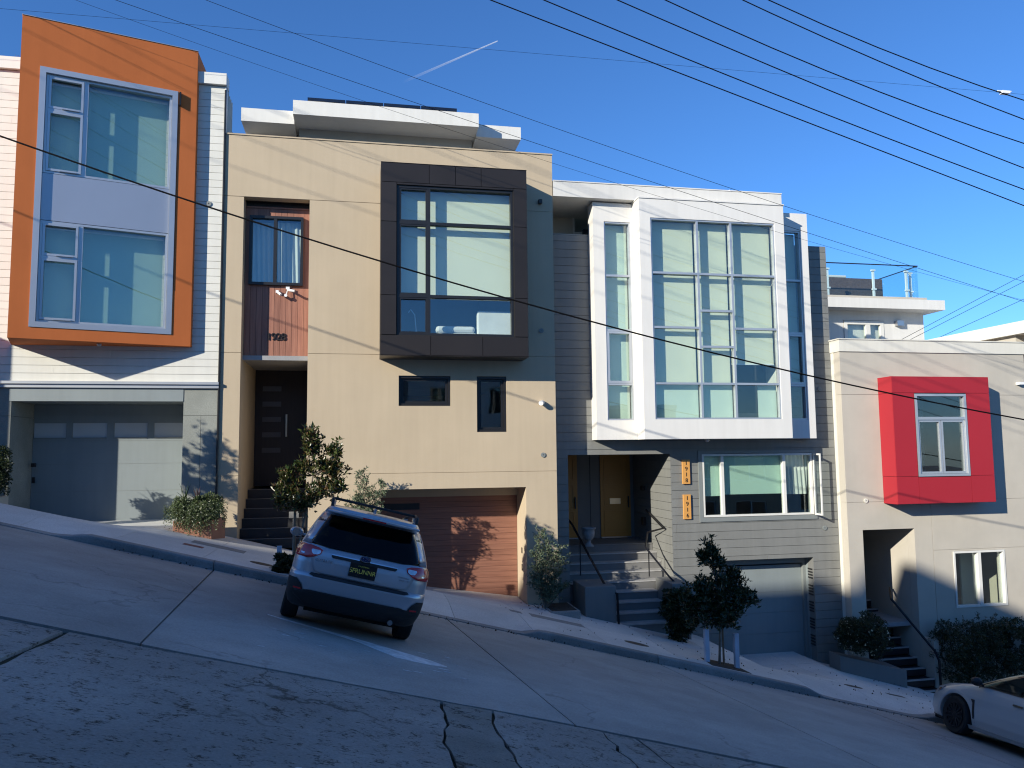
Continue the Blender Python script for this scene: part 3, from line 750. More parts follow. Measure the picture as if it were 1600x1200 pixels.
# small windows, garage
obj('window_reveal', MB().wall(wA[0]-.01, wA[1]+.01, wA[2]-.01, wA[3]+.01, .24, .27, [wA]), 'black', H2)
for (a, b, c, d) in (wA, wB):
    wn_ = window(H2, .09, c+.002, d-.002, [(a+.002, b-.002, [])], .055, .05, 'black', fy=(-.05, .1), gy=.05)
    obj('inner_frame', MB().wall(a+.06, b-.06, c+.06, d-.06, .10, .135, [(a+.11, b-.11, c+.11, d-.11)]), 'black', wn_)
    obj('ceiling_strip', MB().box(a+.25, b-.25, 1.0, 1.2, 1.72, 1.74), 'sheer', wn_)
mb = MB().box(.30, .407, .26, 1.2, -3.4, -.79).box(3.703, 3.81, .26, 1.2, -3.9, -.79).box(.407, 3.703, .26, 1.2, -.787, -.6)
obj('garage_reveal', mb, 'stucco_beige', H2)
gd = obj('garage_door', MB().box(.41, 3.7, 1.125, 1.18, -3.9, -1.02), 'joint', H2)
obj('garage_header', MB().box(.41, 3.7, .95, 1.17, -1.018, -.79), 'stucco_beige', H2)
for k in range(22):
    a = -3.86+.129*k
    holes_ = [(.5, 1.35, -1.32, -1.17), (.5, .95, -1.72, -1.57), (.5, .95, -2.25, -2.1)]
    objs('plank', MB().wall(.412, 3.698, a, a+.1245, 1.10, 1.125, holes_), 'garage_wood', gd)
obj('pane', MB().box(.5, 1.35, 1.112, 1.12, -1.32, -1.17), 'black', gd)
obj('pane', MB().box(.5, .95, 1.112, 1.12, -1.72, -1.57), 'frosted', gd)
obj('keypad', MB().box(3.69, 3.702, .5, .58, -2.35, -2.22).box(3.69, 3.702, .52, .57, -2.75, -2.6), 'black', H2)
ring(H2, 4.11, -.06, -.003); ring(H2, 4.11, 2.84, -.003)
obj('flood_light', MB().lathe([(.045, 0), (.045, -.04), (.03, -.06)], (4.10, 0, 1.16), 12, 'y').tube([(4.10, -.05, 1.15), (4.04, -.16, 1.13)], .055, 14), 'white_plastic', H2)
obj('wall_light', MB().box(4.07, 4.15, -.12, 0, 5.88, 5.97), 'black', H2)
# set back top storey with white eaves
obj('penthouse_wall', MB().box(-1.66, 2.86, 2.6, 8, 7.0, 8.55).box(-2.95, -1.662, 3.0, 8, 7.0, 8.5).box(2.862, 3.98, 3.0, 8, 7.0, 8.5), 'stucco_soft', H2)
obj('eave', MB().prism([(-1.74, 1.7), (2.92, 1.7), (2.92, 8), (-1.74, 8)], [8.43, 8.43, 8.5, 8.5], [8.79, 8.79, 8.9, 8.9]), 'white_trim', H2)
obj('eave', MB().box(-3.03, -1.742, 2.15, 8, 8.36, 8.70), 'white_trim', H2)
obj('eave', MB().box(2.922, 4.13, 2.15, 8, 8.36, 8.70), 'white_trim', H2)
for k in range(4):
    obj('solar_panel', MB().prism([(-1.42+.96*k, 2.1), (-.48+.96*k, 2.1), (-.48+.96*k, 3.6), (-1.42+.96*k, 3.6)], 8.99, 9.07), 'solar', H2)
obj('wall_light', MB().box(.83, .93, 2.5, 2.59, 8.0, 8.15), 'black', H2)
# ------------------------------------------------------------------ grey house with the white bay
H3 = thing('grey_sided_house', 'grey board clad house with big white glazed bay and ochre doors', 'house', (8, 0, -4))
eo = (4.70, 7.24, -5, -.07); go = (8.43, 10.87, -6, -2.63); wo_ = (8.02, 10.95, -1.60, -.08)
hol = [eo, go, wo_]
wl_ = obj('wall', MB().wall(4.29, 11.60, -6, 5.15, .022, .25, [(h[0]-.006, h[1]+.006, h[2]-.006, h[3]+.006) for h in hol] + [(5.6, 10.7, .9, 5.3)]), 'grey_wall', H3)
boards(wl_, 4.292, 11.60, -5.9, 5.16, .020, .1985, 'grey_board', holes=hol+[(5.42, 9.85, .4, 5.2)], gap=.009)
obj('trim', MB().box(4.292, 5.3, -.01, .3, 5.163, 5.19), 'grey_trim', H3)
shell(H3, 4.29, 11.60, -6, 5.1, .25, 11, 'grey_board', floors=(.3,))
# recessed top storey with small window under the white roof edge
obj('loggia_wall', MB().wall(4.29, 11.0, 5.1, 6.2, 1.0, 1.2, [(5.2, 6.0, 5.5, 5.96)]), 'stucco_soft', H3)
window(H3, 1.0, 5.5, 5.96, [(5.2, 6.0, [])], .05, .05, 'white_trim')
obj('roof_edge', MB().box(4.30, 10.08, -.58, 8, 5.905, 6.255), 'stucco_white', H3)
obj('roof_edge', MB().box(4.30, 10.09, -.595, .2, 6.257, 6.28), 'white_trim', H3)
obj('vent', MB().tube([(8.9, -.2, 6.28), (8.9, -.2, 6.42)], .03, 8).box(8.95, 9.5, -.1, .3, 6.28, 6.34), 'steel', H3)
# entrance recess
obj('recess_wall', MB().box(7.243, 7.36, .25, 2.75, -3, -.07).box(4.58, 4.697, .25, 2.75, -3, -.07).box(4.7, 7.24, .25, 2.75, -.067, .05), 'grey_wall', H3)
rb = [o for o in H3.children if o.name.startswith('recess_wall')][-1]
z = -4.2
while z < -.1:
    obj('board', MB().box(7.222, 7.242, -.0, 2.6, z, min(z+.189, -.075)), 'grey_board', rb); z += .1985
obj('recess_wall', MB().box(4.7, 7.24, 2.6, 2.75, -3, -.07), 'grey_wall', H3)
obj('panel_joint', MB().box(6.0, 6.012, 2.585, 2.598, -2.2, -.1), 'black', H3)
def ochre_door(xa, xb):
    d = obj('door', MB().box(xa, xb, 2.56, 2.597, -2.26, -.09), 'ochre', H3)
    h = (-.09+2.26)/3
    for k in range(3):
        z0 = -2.26+.1+h*k*.97; z1 = z0+h-.14
        m = MB()
        for q in ((xa+.10, xa+.125, z0, z1), (xb-.125, xb-.10, z0, z1), (xa+.125, xb-.125, z0, z0+.025), (xa+.125, xb-.125, z1-.025, z1)): m.box(q[0], q[1], 2.545, 2.559, q[2], q[3])
        obj('panel_moulding', m, 'ochre', d)
    obj('mail_slot', MB().box(xa+.25, xa+.55, 2.535, 2.559, -1.40, -1.25), 'brass', d)
    obj('handle', MB().box(xb-.09, xb-.06, 2.50, 2.53, -1.5, -1.2).box(xb-.09, xb-.06, 2.53, 2.56, -1.36, -1.32), 'black', d)
    obj('threshold', MB().box(xa, xb, 2.5, 2.6, -2.29, -2.262), 'steel', d)
ochre_door(4.82, 5.64); ochre_door(6.28, 7.12)
obj('mailbox', MB().box(7.14, 7.22, 1.7, 1.85, -1.0, -.9).box(7.14, 7.22, 1.7, 1.85, -1.9, -1.7), 'black', H3)
# stairs
nr = 9; rise = (-2.30+3.96)/nr
for k in range(nr):
    za = -3.96+rise*k; y0 = -.92+.275*k
    xa, xb = (5.50, 6.78) if k < 4 else (4.72, 7.215)
    if k == nr-1: y1 = 2.6
    else: y1 = y0+.30
    obj('step', MB().box(xa, xb, y0, y1, za-.35, za+rise-.03), 'step', H3)
    obj('nosing', MB().box(xa, xb, y0-.02, y1, za+rise-.028, za+rise), 'nosing' if k < nr-1 else 'step', H3)
obj('cheek_block', MB().box(4.78, 5.49, -.95, .05, -4.6, -2.93), 'grey_wall', H3, bevel=.02)
obj('cheek_block', MB().box(6.79, 7.22, -.95, .05, -5.0, -2.95), 'grey_wall', H3, bevel=.02)
obj('handrail', MB().tube([(4.9, 1.5, -1.45), (5.02, .9, -1.75), (5.12, .2, -2.22), (5.34, -.75, -3.02), (5.50, -.98, -3.1), (5.52, -1.0, -3.98)], .026, 4).tube([(5.07, .4, -2.1), (5.07, .4, -2.9)], .015, 4), 'rail', H3)
obj('handrail', MB().tube([(7.15, 1.5, -1.5), (7.13, .3, -1.85), (6.95, .9, -2.0), (6.62, .2, -2.27), (6.9, -.5, -2.85), (7.12, -.98, -3.2), (7.12, -1.0, -4.3)], .026, 4).tube([(6.68, .15, -2.3), (6.68, .15, -2.95)], .015, 4), 'rail', H3)
# plaques
for s, zz in (('1918', -.50), ('1916', -1.33)):
    p = obj('number_plaque', MB().box(7.51, 7.70, -.05, -.005, zz-.29, zz+.29), 'plaque', H3, bevel=.004)
    for k, ch in enumerate(s):
        obj('numeral', text_mb(ch, .135, Tfront(7.605, -.053, zz+.205-.137*k), .004), 'black', p)
# lower window with an open sash
wt = obj('window_trim', MB().wall(7.93, 11.02, -1.70, -.01, -.03, .02, [wo_]), 'grey_trim', H3)
wn_ = window(H3, -.005, -1.59, -.09, [(8.03, 8.55, []), (8.55, 10.18, []), (10.18, 10.94, [])], .045, .07, 'white_trim', fy=(-.02, .1), gy=.04)
obj('blind', MB().box(8.06, 8.54, .12, .13, -1.1, -.12).box(8.58, 10.16, .12, .13, -1.07, -.12), 'blind_green', wn_)
obj('curtain', curtain(10.2, 10.92, -1.1, -.12, .2), 'curtain', wn_)
sash = obj('open_sash', MB().box(10.95, 10.98, -.34, -.02, -1.60, -1.56).box(10.95, 10.98, -.34, -.02, -.14, -.10).box(10.95, 10.98, -.34, -.305, -1.56, -.14).box(10.95, 10.98, -.055, -.02, -1.56, -.14), 'white_trim', wn_)
obj('pane', MB().box(10.962, 10.968, -.305, -.055, -1.56, -.14), 'glass_clear', wn_)
# garage
obj('garage_reveal', MB().box(8.33, 8.427, .25, .6, -6, -2.63).box(10.873, 10.97, .25, .6, -6, -2.63).box(8.427, 10.873, .25, .6, -2.627, -2.5), 'grey_garage', H3)
gd = obj('garage_door', MB().box(8.43, 10.87, .46, .52, -5.5, -2.85), 'grey_garage', H3)
obj('garage_header', MB().box(8.43, 10.87, .34, .45, -2.80, -2.63).box(8.43, 8.55, .36, .45, -5.5, -2.803).box(10.80, 10.87, .36, .45, -5.5, -2.803), 'grey_trim', H3)
for z in (-3.5, -4.0, -4.5): obj('panel_joint', MB().box(8.61, 10.76, .455, .459, z-.003, z+.003), 'grey_trim', gd)
for g0 in (-2.95, -3.35, -3.75, -4.15, -4.55):
    for k in range(4): obj('vent_slot', MB().box(10.855, 10.869, .06, .24, g0-.07*k, g0-.07*k+.035), 'black', H3)
ring(H3, 11.21, -1.93, -.005); ring(H3, 11.25, 1.5, -.005)
# the white bay: main box, two wings
def bay_front(x0, x1, Y, cols, name, z0=.27, z1=5.87, side=0.0, wz=(.72, 5.42)):
    wr = (cols[0][0], cols[-1][1], wz[0], wz[1])
    b = obj(name, MB().wall(x0, x1, z0, z1, Y, Y+.14, [wr]), 'white_bay', H3, bevel=0)
    window(b, Y+.02, wz[0]+.002, wz[1]-.002, cols, .035, .05, 'alu', name='frame', fy=(0, .11), gy=.07)
    return b
b1 = bay_front(6.28, 9.95, -.85, [(6.55, 7.715, [1.545, 2.85, 4.13]), (7.715, 8.57, [1.545, 2.41, 3.26, 4.13]), (8.57, 9.70, [1.545, 2.85, 4.13])], 'bay')
obj('bay_side', MB().box(6.28, 6.42, -.708, .02, .27, 5.87).box(9.81, 9.95, -.708, .02, .27, 5.87).box(6.423, 9.807, -.708, .02, .27, .42).box(6.423, 9.807, -.708, .3, 5.72, 5.87), 'white_bay', b1)
obj('coping', MB().box(6.265, 9.965, -.87, .3, 5.873, 5.905), 'white_bay', b1)
b2 = bay_front(5.30, 6.277, -.39, [(5.57, 6.22, [1.56, 2.83, 4.13])], 'bay_wing')
obj('bay_side', MB().box(5.30, 5.44, -.248, .0, .27, 5.87).box(5.443, 6.277, -.248, .0, .27, .42).box(5.443, 6.277, -.248, .3, 5.72, 5.87), 'white_bay', b2)
obj('sash', MB().wall(5.60, 6.19, 1.585, 2.80, -.375, -.32, [(5.65, 6.14, 1.64, 2.75)]), 'alu', b2)
b3 = bay_front(9.953, 10.88, -.36, [(10.22, 10.68, [1.56, 2.85, 4.17])], 'bay_wing')
obj('bay_side', MB().box(10.74, 10.88, -.218, .0, .27, 5.87).box(9.953, 10.737, -.218, .0, .27, .42).box(9.953, 10.737, -.218, .3, 5.72, 5.87), 'white_bay', b3)
obj('sash', MB().wall(10.25, 10.65, 1.585, 2.82, -.345, -.29, [(10.29, 10.61, 1.64, 2.77)]), 'alu', b3)
# blinds and frosted films of the bay
m = MB()
for (a, b, c, d) in ((6.58, 7.69, 4.15, 5.4), (7.74, 8.55, 1.56, 5.4), (8.60, 9.68, 4.15, 5.4), (6.58, 7.69, 1.56, 4.12)): m.box(a, b, -.60, -.59, c, d)
m.box(8.60, 9.68, -.60, -.59, 2.05, 4.12)
obj('blind', m, 'blind', b1)
obj('film', MB().box(6.58, 7.69, -.66, -.655, .74, 1.53).box(7.74, 8.55, -.66, -.655, .74, 1.53).box(9.2, 9.68, -.66, -.655, .74, 1.53), 'sheer', b1)
obj('blind_rail', MB().box(8.60, 9.68, -.61, -.58, 2.02, 2.05), 'white_plastic', b1)
obj('blind', MB().box(5.6, 6.2, -.14, -.13, .74, 5.4), 'sheer', b2)
obj('blind', MB().box(10.25, 10.66, -.10, -.09, 1.6, 5.4), 'blind', b3)
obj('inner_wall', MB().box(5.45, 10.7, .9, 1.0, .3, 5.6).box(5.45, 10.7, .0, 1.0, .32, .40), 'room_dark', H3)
obj('soffit_light', MB().lathe([(.05, 0), (.06, -.03), (.03, -.07)], (8.0, -.4, .27), 12), 'steel', b1)

# ------------------------------------------------------------------ house with the red bay
H4 = thing('red_bay_house', 'pale stucco house with a bright red boxed bay', 'house', (14, 0, -5))
Y4 = -.30
rbh = (12.95, 15.2, -1.1, 1.5); rec = (12.05, 13.48, -7, -1.98); w4 = (14.53, 16.03, -3.97, -2.575)
hl = [rbh, rec, w4]
b4 = obj('wall', MB().wall(11.66, 17.0, -7.5, 2.42, Y4+.012, Y4+.26, [(h[0]-.006, h[1]+.006, h[2]-.006, h[3]+.006) for h in hl]), 'stucco_soft', H4)
for (a, b, c, d) in ((11.65, 17.01, 1.355, 2.42), (11.65, 17.01, -1.30, 1.345), (11.65, 13.98, -7.6, -1.31), (13.99, 17.01, -2.53, -1.31), (13.99, 17.01, -7.6, -2.54)):
    objs('stucco_panel', MB().wall(a, b, c, d, Y4, Y4+.22, hl), 'stucco_soft', b4)
obj('parapet', MB().box(11.63, 17.03, Y4-.03, .6, 2.423, 2.72), 'stucco_ivory', H4)
obj('coping', MB().box(11.61, 17.05, Y4-.05, .6, 2.722, 2.75), 'stucco_ivory', H4)
obj('side_wall', MB().box(11.65, 11.9, Y4+.262, 11, -7.5, 2.42), 'stucco_ivory', H4)
obj('side_wall', MB().box(16.8, 17.0, Y4+.262, 11, -7.5, 2.42).box(11.9, 16.8, 10.8, 11, -7.5, 2.42), 'stucco_soft', H4)
obj('roof', MB().box(11.9, 16.8, Y4+.3, 10.8, 2.1, 2.3), 'roof', H4)
obj('recess_wall', MB().box(11.95, 12.047, Y4+.262, 3, -7, -1.9).box(13.483, 13.6, Y4+.262, 3, -7, -1.9).box(12.047, 13.483, Y4+.262, 3, -1.977, -1.85), 'stucco_soft', H4)
obj('door', MB().box(12.05, 13.48, 2.9, 3.0, -5, -1.98), 'dark_wood', H4)
rb = obj('bay', MB().wall(12.69, 15.39, -1.32, 1.74, -.80, -.62, [(13.28, 14.73, -.69, 1.34)]).box(12.69, 12.85, -.62, -.28, -1.32, 1.74).box(15.23, 15.39, -.62, -.28, -1.32, 1.74).box(12.85, 15.23, -.62, -.28, 1.6, 1.74).box(12.85, 15.23, -.62, -.28, -1.32, -1.2), 'bronze_back', H4)
g = .004
def rp(x0, x1, z0, z1): obj('panel', MB().box(x0+g, x1-g, -.82, -.802, z0+g, z1-g), 'red', rb)
rp(12.67, 15.41, 1.355, 1.76); rp(12.67, 13.27, -.68, 1.355); rp(14.74, 15.41, -.68, 1.355)
rp(12.67, 13.27, -1.34, -.68); rp(13.27, 14.74, -1.34, -.68-.02); rp(14.74, 15.41, -1.34, -.68)
for x in (12.672, 15.392):
    for a, b in ((-1.34, -.68), (-.68, 1.355), (1.355, 1.76)): obj('panel', MB().box(x, x+.018, -.80, Y4-.002, a+g, b-g), 'red', rb)
obj('panel', MB().box(12.67, 15.41, -.80, Y4-.002, -1.342, -1.322), 'red', rb)
obj('panel', MB().box(12.67, 15.41, -.80, Y4-.002, 1.742, 1.762), 'red', rb)
wr = window(rb, -.83, -.685, 1.335, [(13.285, 14.725, [.73])], .06, .07, 'alu', name='frame', fy=(0, .14), gy=.07)
obj('sash', MB().wall(13.35, 13.99, -.62, .69, -.80, -.73, [(13.40, 13.94, -.57, .64)]).wall(14.0, 14.66, -.62, .69, -.80, -.73, [(14.05, 14.61, -.57, .64)]), 'alu', rb)
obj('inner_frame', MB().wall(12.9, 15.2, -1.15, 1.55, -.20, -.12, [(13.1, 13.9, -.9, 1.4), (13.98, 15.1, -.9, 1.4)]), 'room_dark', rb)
wn4 = window(H4, Y4+.02, -3.965, -2.58, [(14.535, 15.28, []), (15.28, 16.025, [])], .05, .09, 'white_trim', fy=(-.04, .1), gy=.05)
obj('inner_door', MB().box(15.0, 15.5, .9, .95, -4.3, -2.6).box(15.6, 16.2, .7, .75, -4.3, -2.6), 'sheer', wn4)
obj('inner_floor', MB().box(11.92, 16.78, Y4+.3, 10.7, -4.4, -4.3).box(11.92, 16.78, Y4+.3, 10.7, -1.6, -1.5), 'room', H4)
for x, z in ((12.17, -1.27), (16.95, -1.2)):
    obj('vent_cap', MB().lathe([(.055, -.02), (.055, 0), (.04, 0), (.035, -.012), (.012, -.012), (.012, -.02)], (x, Y4-.003, z), 16, 'y'), 'stucco_ivory', H4)
obj('wall_camera', MB().box(16.72, 16.86, -.42, -.3, 1.62, 1.68), 'white_plastic', H4)
for k in range(10):
    z0 = hz(12.9, -1)-.1
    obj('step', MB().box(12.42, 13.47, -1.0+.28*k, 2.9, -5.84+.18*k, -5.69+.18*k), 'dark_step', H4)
    obj('nosing', MB().box(12.42, 13.47, -1.02+.28*k, -.96+.28*k, -5.688+.18*k, -5.66+.18*k), 'nosing', H4)
obj('stair_wall', MB().box(13.485, 13.62, -.75, -.302, -7, -4.6), 'stucco_soft', H4)
obj('handrail', MB().tube([(13.3, .5, -3.55), (12.95, .0, -3.72), (13.38, -.9, -4.8), (13.40, -1.0, -5.0), (13.40, -1.0, -5.8)], .028, 4), 'rail', H4)
pw = obj('planter_wall', MB().prism([(10.98, -.75), (12.40, -1.15), (12.40, -.31), (10.98, -.31)], -6.2, [-4.80, -5.12, -5.12, -4.80]), 'grey_wall', H4)
# setback top storey with roof deck (stands behind the red bay house)
obj('deck_wall', MB().wall(13.0, 18.45, 2.3, 4.52, 5.0, 5.2, [(15.45, 16.95, 2.3, 4.22)]).box(13, 18.45, 5.2, 10, 2.3, 4.51), 'stucco_white', H4)
wd4 = window(H4, 4.98, 2.4, 4.2, [(15.47, 16.35, []), (16.35, 16.93, [])], .12, .16, 'white_trim', fy=(0, .12), gy=.06)
obj('roof_edge', MB().box(12.5, 18.8, 4.4, 10, 4.52, 4.84), 'stucco_white', H4)
obj('deck_curb', MB().box(12.5, 18.55, 4.9, 9.9, 4.843, 5.02), 'stucco_soft', H4)
obj('wall_light', MB().box(17.35, 17.6, 4.85, 5.0, 4.05, 4.22).box(14.35, 14.5, 4.85, 5.0, 4.0, 4.2), 'steel', H4)
rail = obj('deck_rail', MB().tube([(12.6, 5.05, 6.13), (18.38, 5.05, 6.13), (18.38, 9.0, 6.13)], .022, 4), 'black', H4)
for a, b in ((12.6, 14.9), (14.92, 16.6), (16.62, 18.36)): obj('glass_panel', MB().box(a, b, 5.045, 5.057, 5.03, 6.11), 'glass_rail', rail)
for a, b in ((5.08, 7.0), (7.02, 9.0)): obj('glass_panel', MB().box(18.374, 18.386, a, b, 5.03, 6.11), 'glass_rail', rail)
for x, y in ((15.05, 5.12), (16.75, 5.12), (18.0, 5.12), (18.3, 7.0), (13.3, 5.12), (18.3, 5.3)):
    obj('rail_post', MB().box(x-.035, x+.035, y, y+.05, 5.02, 5.98).box(x-.07, x+.07, y-.03, y+.04, 5.28, 5.33).box(x-.08, x+.06, y-.03, y+.04, 5.92, 5.97), 'white_plastic', rail)
sofa = thing('wicker_sofa', 'brown wicker sofa behind the glass rail of the roof deck', 'sofa', (15, 6.5, 5.02))
for a, b in ((13.6, 15.2), (15.22, 17.75)): obj('back', MB().box(a, b, 6.0, 6.15, 5.22, 5.88), 'wicker', sofa, bevel=.03)
obj('seat', MB().box(13.6, 17.75, 6.16, 6.9, 5.2, 5.45), 'wicker', sofa, bevel=.03)
obj('leg', MB().box(13.65, 13.7, 6.0, 6.9, 5.1, 5.2).box(17.6, 17.65, 6.0, 6.9, 5.02, 5.2), 'steel', sofa)
obj('seat_cushion', MB().box(13.7, 16.4, 6.05, 6.5, 5.89, 5.98), 'curtain', sofa, bevel=.03)

H5 = thing('brown_panelled_house', 'brown panelled house cut by the right edge beyond the red bay house', 'house', (20, 0, -6))
obj('wall', MB().box(17.03, 24.4, -.25, 10, -9, 2.6), 'stucco_beige', H5)
w5 = H5.children[0]
for k in range(24): obj('board', MB().box(17.035, 24.4, -.275, -.252, -9+.48*k, -8.53+.48*k), 'bronze', w5)
obj('roof_edge', MB().box(17.25, 24.6, -.9, 8, 3.03, 3.36), 'white_trim', H5)
obj('upper_wall', MB().box(17.4, 24.4, .3, 8, 2.603, 3.03), 'stucco_soft', H5)
window(H5, -.36, -2.5, 0, [(19, 20.5, []), (20.5, 22, [])], .06, .06, fy=(0, .08), gy=.03)

# ------------------------------------------------------------------ houses across the street (behind the camera): they shade the street and show in the windows
def opp(x0, x1, ztop, wallc, label, gable=None, dep=11, setb=0.0):
    gz = zs((x0+x1)/2, -16.4)+.14
    t = thing('row_house', label, 'house', ((x0+x1)/2, -25, gz), 'houses across the street')
    yf = -24.0-setb
    w, d = x1-x0, dep
    if gable: ze, xr = gable, -24.25
    wins = []
    lo = zs(x0, -16.4)-.5
    for fz in (ztop-2.5, ztop-5.2):
        for fx in (.14, .58):
            wins.append((x0+w*fx, x0+w*(fx+.28), fz-.0, fz+1.5))
    gr = (x0+w*.12, x0+w*.5, lo-1, zs(x1, -16.4)+2.35); dh = (x0+w*.66, x0+w*.82, lo-1, zs(x1, -16.4)+2.3)
    top = ztop if not gable else ze
    if gable: wins = [(a, b, c-1.8, e-1.8) for a, b, c, e in wins]
    wins = [q for q in wins if q[2] > gr[3]+.15]
    m = MB(Matrix.Translation((0, yf, 0)) @ Matrix.Scale(-1, 4, (0, 1, 0)))
    m.wall(x0, x1, lo-2, top, 0, .25, wins+[gr, dh])
    fr = obj('front_wall', m, wallc, t)
    obj('wall', MB().box(x0, x0+.2, yf-d, yf-.25, lo-2, top).box(x1-.2, x1, yf-d, yf-.25, lo-2, top).box(x0+.2, x1-.2, yf-d, yf-d+.2, lo-2, top), wallc, t)
    obj('garage_door', MB().box(gr[0], gr[1], yf-.35, yf-.2, gr[2], gr[3]), 'white_trim', t)
    obj('door', MB().box(dh[0], dh[1], yf-.35, yf-.2, dh[2], dh[3]), 'dark_wood', t)
    for (a, b, c, e) in wins:
        f = obj('window', MB().wall(a, b, c, e, yf-.16, yf-.08, [(a+.07, (a+b)/2-.03, c+.07, e-.07), ((a+b)/2+.03, b-.07, c+.07, e-.07)]), 'white_trim', t)
        obj('pane', MB().box(a+.05, b-.05, yf-.14, yf-.13, c+.05, e-.05), 'glass', f)
    if gable:
        obj('gable', MB().xprism([(x0, ze), (x1, ze), (xr, ztop-.08)], yf-d, yf-.01), wallc, t)
        for (xa, za, xb, zb) in ((x0-.0, ze, xr, ztop), (xr, ztop, x1+.0, ze)):
            obj('roof', MB().xprism([(xa, za-.06), (xb, zb-.06), (xb, zb), (xa, za)], yf-d, yf+.02), 'roof', t)
    else:
        obj('roof', MB().box(x0+.2, x1-.2, yf-d+.2, yf-.25, ztop-.6, ztop-.3), 'roof', t)
        obj('cornice', MB().box(x0-.02, x1+.02, yf-.3, yf+.10, ztop-.22, ztop), 'white_trim', t)
    return t
cols_ = ['stucco_white', 'stucco_soft', 'stucco_beige', 'white_board', 'grey_wall']
nm = ['white', 'warm grey', 'beige', 'white clad', 'dark grey']
ox = [(-69.6, -62.1, 21.2), (-62.1, -54.6, 19.4), (-54.6, -47.0, 16.6), (-47.0, -39.9, 14.2), (-39.9, -33.95, 13.4), (-33.95, -26.4, 13.15), (-26.4, -20.1, 13.58), (-20.1, -12.6, 10.6), (-12.6, -5.1, 8.6), (-5.1, 2.4, 6.2), (2.4, 9.9, 4.6), (9.9, 17.4, 2.6), (17.4, 24.9, .7), (24.9, 32.4, -1.2)]
for i, (a, b, zt) in enumerate(ox):
    ci = i % 5
    opp(a+.01, b-.01, zt, cols_[ci], '%s row house across the street, number %d down the hill, outside the picture' % (nm[ci], i+1) if False else '%s row house behind the camera, %s' % (nm[ci], 'with gabled roof' if i == 6 else 'flat roofed, %s' % ['far uphill end', 'second from uphill end', 'third from uphill end', 'fourth from uphill end', 'left of the beige one', 'beside the gabled one', '', 'downhill of the gabled one', 'with five neighbours downhill', 'right behind the camera', 'just downhill of the camera', 'two lots downhill', 'three lots downhill', 'far downhill end'][i]), gable=11.65 if i == 6 else None)

# ------------------------------------------------------------------ overhead cables
def cable(name, label, pts, Y, r, slope_ext=True, x0=-30, x1=34):
    xs_ = np.array([p[0] for p in pts]); zs_ = np.array([p[1] for p in pts])
    deg = 2 if len(pts) > 2 else 1
    c = np.polyfit(xs_, zs_, deg)
    if deg == 2 and c[0] < 0: c = np.polyfit(xs_, zs_, 1)
    d = np.polyder(c); a, b = xs_.min(), xs_.max()
    P = []
    for x in np.linspace(x0, x1, 70):
        if x < a: z = np.polyval(c, a) + np.polyval(d, a)*(x-a)
        elif x > b: z = np.polyval(c, b) + np.polyval(d, b)*(x-b)
        else: z = np.polyval(c, x)
        P.append((x, Y, z))
    return tag(obj(name, MB().tube(P, r, 5), 'wire'), label, 'cable')
W = [('power_cable', 'lowest and leftmost of the six steep black cables at upper right', [(1.81, 6.5), (4.14, 5.77), (7.15, 4.94), (10.56, 3.91)], -7, .0085),
 ('power_cable', 'second lowest of the six steep black cables at upper right', [(2.57, 6.58), (6.46, 5.37), (10.58, 4.19)], -7, .0085),
 ('power_cable', 'third lowest of the six steep black cables at upper right', [(3.7, 6.7), (6.55, 5.77), (10.61, 4.55)], -7, .0085),
 ('power_cable', 'third highest of the six steep black cables at upper right', [(4.46, 6.78), (7.41, 5.81), (10.64, 4.97)], -7, .0085),
 ('power_cable', 'second highest of the six steep black cables at upper right', [(5.72, 6.92), (8.34, 6.05), (10.68, 5.38)], -7, .0085),
 ('power_cable', 'highest and rightmost of the six steep black cables at upper right', [(6.15, 6.97), (8.35, 6.28), (10.7, 5.71)], -7, .0085),
 ('thin_cable', 'thin cable high over the beige house roof running down to the sky at right', [(-3.12, 9.01), (3.07, 7.18), (8.13, 5.75), (15.48, 3.94)], -2, .005),
 ('thin_cable', 'lower of two thin cables starting above the orange bay', [(-5.44, 8.76), (-2.13, 7.76), (3.89, 6.11), (9.34, 4.83), (15.44, 3.47)], -2, .0032),
 ('thin_cable', 'upper of two thin cables starting above the orange bay', [(-5.05, 8.8), (-2.13, 7.92), (.27, 7.23), (3.89, 6.37), (10.27, 4.6), (15.43, 3.31)], -2.3, .005),
 ('thin_cable', 'nearly level hair thin cable across the top of the sky', [(-6.85, 8.94), (-2.28, 9.11), (4.79, 9.14), (7.3, 9.05), (13.12, 9.03), (16.9, 9.24)], -1, .003)]
for n_, l_, p_, y_, r_ in W: cable(n_, l_, p_, y_, r_)
cable('service_cable', 'thick black cable sagging across all the house fronts', [(-5.57, 4.99), (-2.48, 4.04), (2.53, 2.65), (8.21, 1.33), (12.74, .55)], -4.5, .015)
for l_, p_ in (('highest of three cables rising to the right edge above the red bay house', [(18.69, 4.07), (22.53, 5.9)]), ('middle of three cables rising to the right edge above the red bay house', [(18.68, 3.9), (22.51, 5.66)]), ('lowest of three cables rising to the right edge above the red bay house', [(19.0, 3.64), (22.46, 5.05)])):
    cable('thin_cable', l_, p_, 5.3, .008, x0=17, x1=34)
# cable joint lamp hung on the level cable
jt = obj('cable_joint', MB().box(16.2, 16.42, -1.06, -.94, 9.13, 9.2).tube([(16.1, -1, 9.2), (16.5, -1, 9.21)], .02, 6), 'white_plastic'); tag(jt, 'small white joint box on the level cable at the right edge', 'cable joint')
